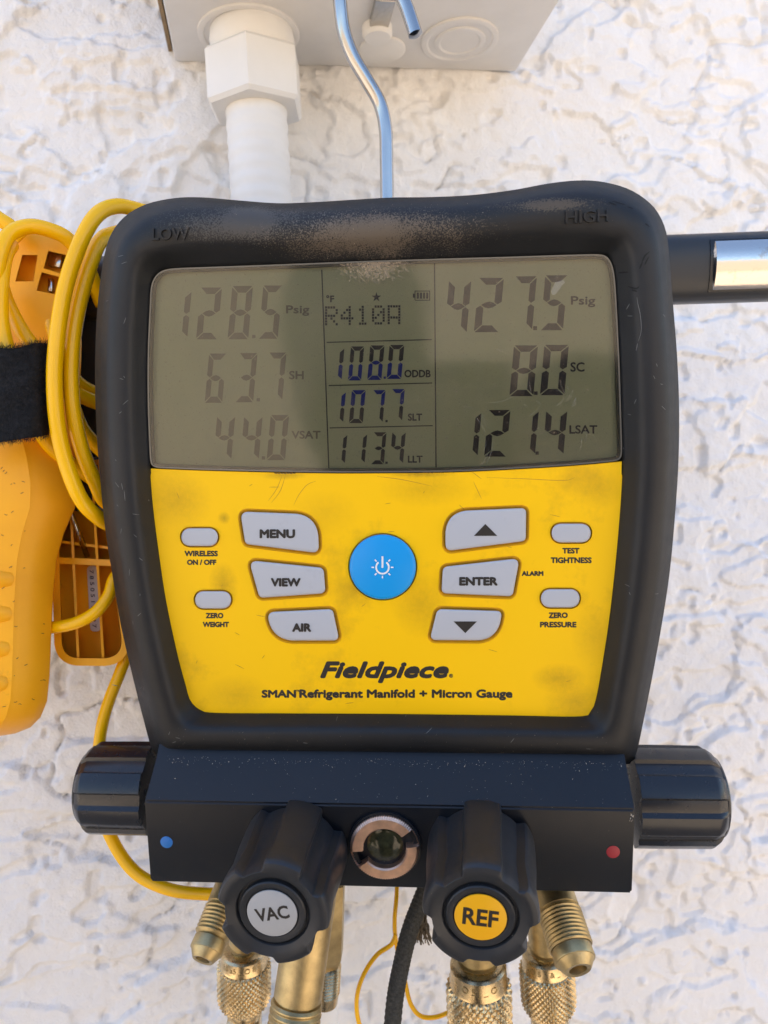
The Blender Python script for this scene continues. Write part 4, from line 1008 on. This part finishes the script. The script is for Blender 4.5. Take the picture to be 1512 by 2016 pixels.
lower = [(300,1080,.352),(232,1130,.340),(214,1172,.336),(188,1205,.334),(150,1226,.334),(105,1235,.336),(60,1232,.345)]
cable('looped_cable', [lower], .0027, M_cable, 'short yellow cable loop crossing the ribbed rear clamp handle')
hang = [(330,1200,.360),(262,1272,.354),(232,1335,.350),(208,1400,.348),(196,1460,.347),(192,1540,.346),(204,1610,.344),(232,1674,.342),(272,1722,.340),(330,1750,.338),(390,1759,.337),(450,1756,.337),(540,1720,.345)]
cable('hanging_cable', [hang], .0027, M_cable, 'single yellow cable hanging behind the left knob and curving under the manifold')
wire = [(782,1700,.36),(781,1760,.36),(777,1810,.36),(779,1850,.36),(786,1885,.36),(797,1930,.36),(808,1975,.36),(828,2000,.36),(860,2002,.36),(900,1985,.365)]
wire2 = [(779,1840,.359),(770,1860,.358),(742,1880,.357),(718,1915,.356),(704,1955,.355),(703,1995,.355),(712,2030,.355),(730,2070,.355)]
cable('thin_wire', [wire, wire2], .00105, M_cable, 'thin yellow wire loop hanging below the sight glass', 'wire', 10)
# braided sleeve: woven relief on a tube
bp = catmull([Zc(*q) for q in [(850,1720,.345),(828,1775,.340),(806,1835,.337),(790,1900,.335),(778,1965,.334),(770,2050,.333)]], 26)
V, F = tube_data(bp, .0036, 36)
n_ = 36
for i in range(len(bp)):
    for k in range(n_):
        j = i * n_ + k; h_ = math.sin(k * math.pi * 2 * 9 / n_ + i * .9) * math.sin(k * math.pi * 2 * 9 / n_ - i * .9)
        V[j] = V[j] + (V[j] - bp[i]).normalized() * .00028 * h_
o = mobj('braided_cord', V, F, M_braid, None, True); recenter(o); tag(o, 'dark grey braided cord hanging between the two front knobs', 'cord')
M_rope = mat('brown_fibre', (.16, .13, .09), .9)
V = []; F = []
c0 = Zc(826, 1800, .346)
for i in range(60):
    a = c0 + Vector((random.uniform(-.003, .003), random.uniform(-.002, .002), random.uniform(-.002, .003)))
    e = Zc(random.uniform(812, 850), random.uniform(1835, 1862), .346); mid = (a + e) / 2 + Vector((random.uniform(-.002, .002), random.uniform(-.002, .002), 0))
    v, f = tube_data(catmull([Zc(833, 1745, .347), a, mid, e], 4), .00028, 5); b0 = len(V); V += v; F += [tuple(q + b0 for q in x) for x in f]
o = mobj('frayed_tie', V, F, M_rope, None, True); recenter(o); tag(o, 'frayed brown fibre tie beside the braided cord', 'tie')

# ------------------------------------------------------------------ hook and loop strap
def strap():
    V = []; F = []; nu, nv = 60, 44
    topv = lambda s: 686 - 8 * s - 4 * math.sin(s * 9) ; botv = lambda s: 880 - 24 * s
    us = lambda s: -60 + 158 * s
    for sgn in (0, 1):
        for i in range(nu + 1):
            s = i / nu
            dd = .3005 + .012 * max(0, (s - .72) / .28) ** 2.2 + .0012 * math.sin(s * 7) + (.0028 if sgn else 0)
            for j in range(nv + 1):
                t = j / nv; u = us(s) + (1.5 * math.sin(t * 5) if s > .9 else 0); v = topv(s) * (1 - t) + botv(s) * t
                V.append(Zc(u, v, dd + .0004 * math.sin(t * 13 + s * 9)))
    n = (nu + 1) * (nv + 1); I = lambda g_, i, j: g_ * n + i * (nv + 1) + j
    for i in range(nu):
        for j in range(nv):
            F.append((I(0, i, j), I(0, i + 1, j), I(0, i + 1, j + 1), I(0, i, j + 1))); F.append((I(1, i, j), I(1, i, j + 1), I(1, i + 1, j + 1), I(1, i + 1, j)))
    for i in range(nu): F.append((I(0, i, 0), I(1, i, 0), I(1, i + 1, 0), I(0, i + 1, 0))); F.append((I(0, i, nv), I(0, i + 1, nv), I(1, i + 1, nv), I(1, i, nv)))
    for j in range(nv): F.append((I(0, 0, j), I(0, 0, j + 1), I(1, 0, j + 1), I(1, 0, j))); F.append((I(0, nu, j), I(1, nu, j), I(1, nu, j + 1), I(0, nu, j + 1)))
    c = Zc(20, 780, .303)
    root = empty('cable_strap', Matrix.Translation(c)); tag(root, 'fuzzy black hook and loop strap binding the yellow cable coil', 'strap')
    mobj('strap_band', [v - c for v in V], F, M_velcro, root, True)
    # fuzz: short fine fibres over the band
    V2 = []; F2 = []
    for q in range(5200):
        s = random.random() ** .8; t = random.random(); edge = random.random()
        if edge < .12: t = 0
        elif edge < .24: t = 1
        if edge > .92: s = 1
        i = min(int(s * nu), nu); j = min(int(t * nv), nv); p = V[I(0, i, j)] - c + (R_wc @ Vector((random.uniform(-1, 1) * .0006, random.uniform(-1, 1) * .0005, .0001)))
        dr = R_wc @ Vector((random.gauss(0, .6), random.gauss(0, .6) + (1 if t == 0 else -1 if t == 1 else 0), random.uniform(.1, .7))); dr.normalize(); ln = random.uniform(.0006, .0017)
        sd_ = dr.orthogonal().normalized() * .00006; b0 = len(V2); cv = R_wc @ Vector((random.gauss(0, 1), random.gauss(0, 1), 0)) * .0004
        V2 += [p - sd_, p + sd_, p + dr * ln * .6 + cv, p + dr * ln + cv * 2.2]; F2 += [(b0, b0 + 1, b0 + 2), (b0 + 1, b0 + 3, b0 + 2)]
    o = mobj('fuzz', V2, F2, M_velcro, root); o['kind'] = 'stuff'
strap()
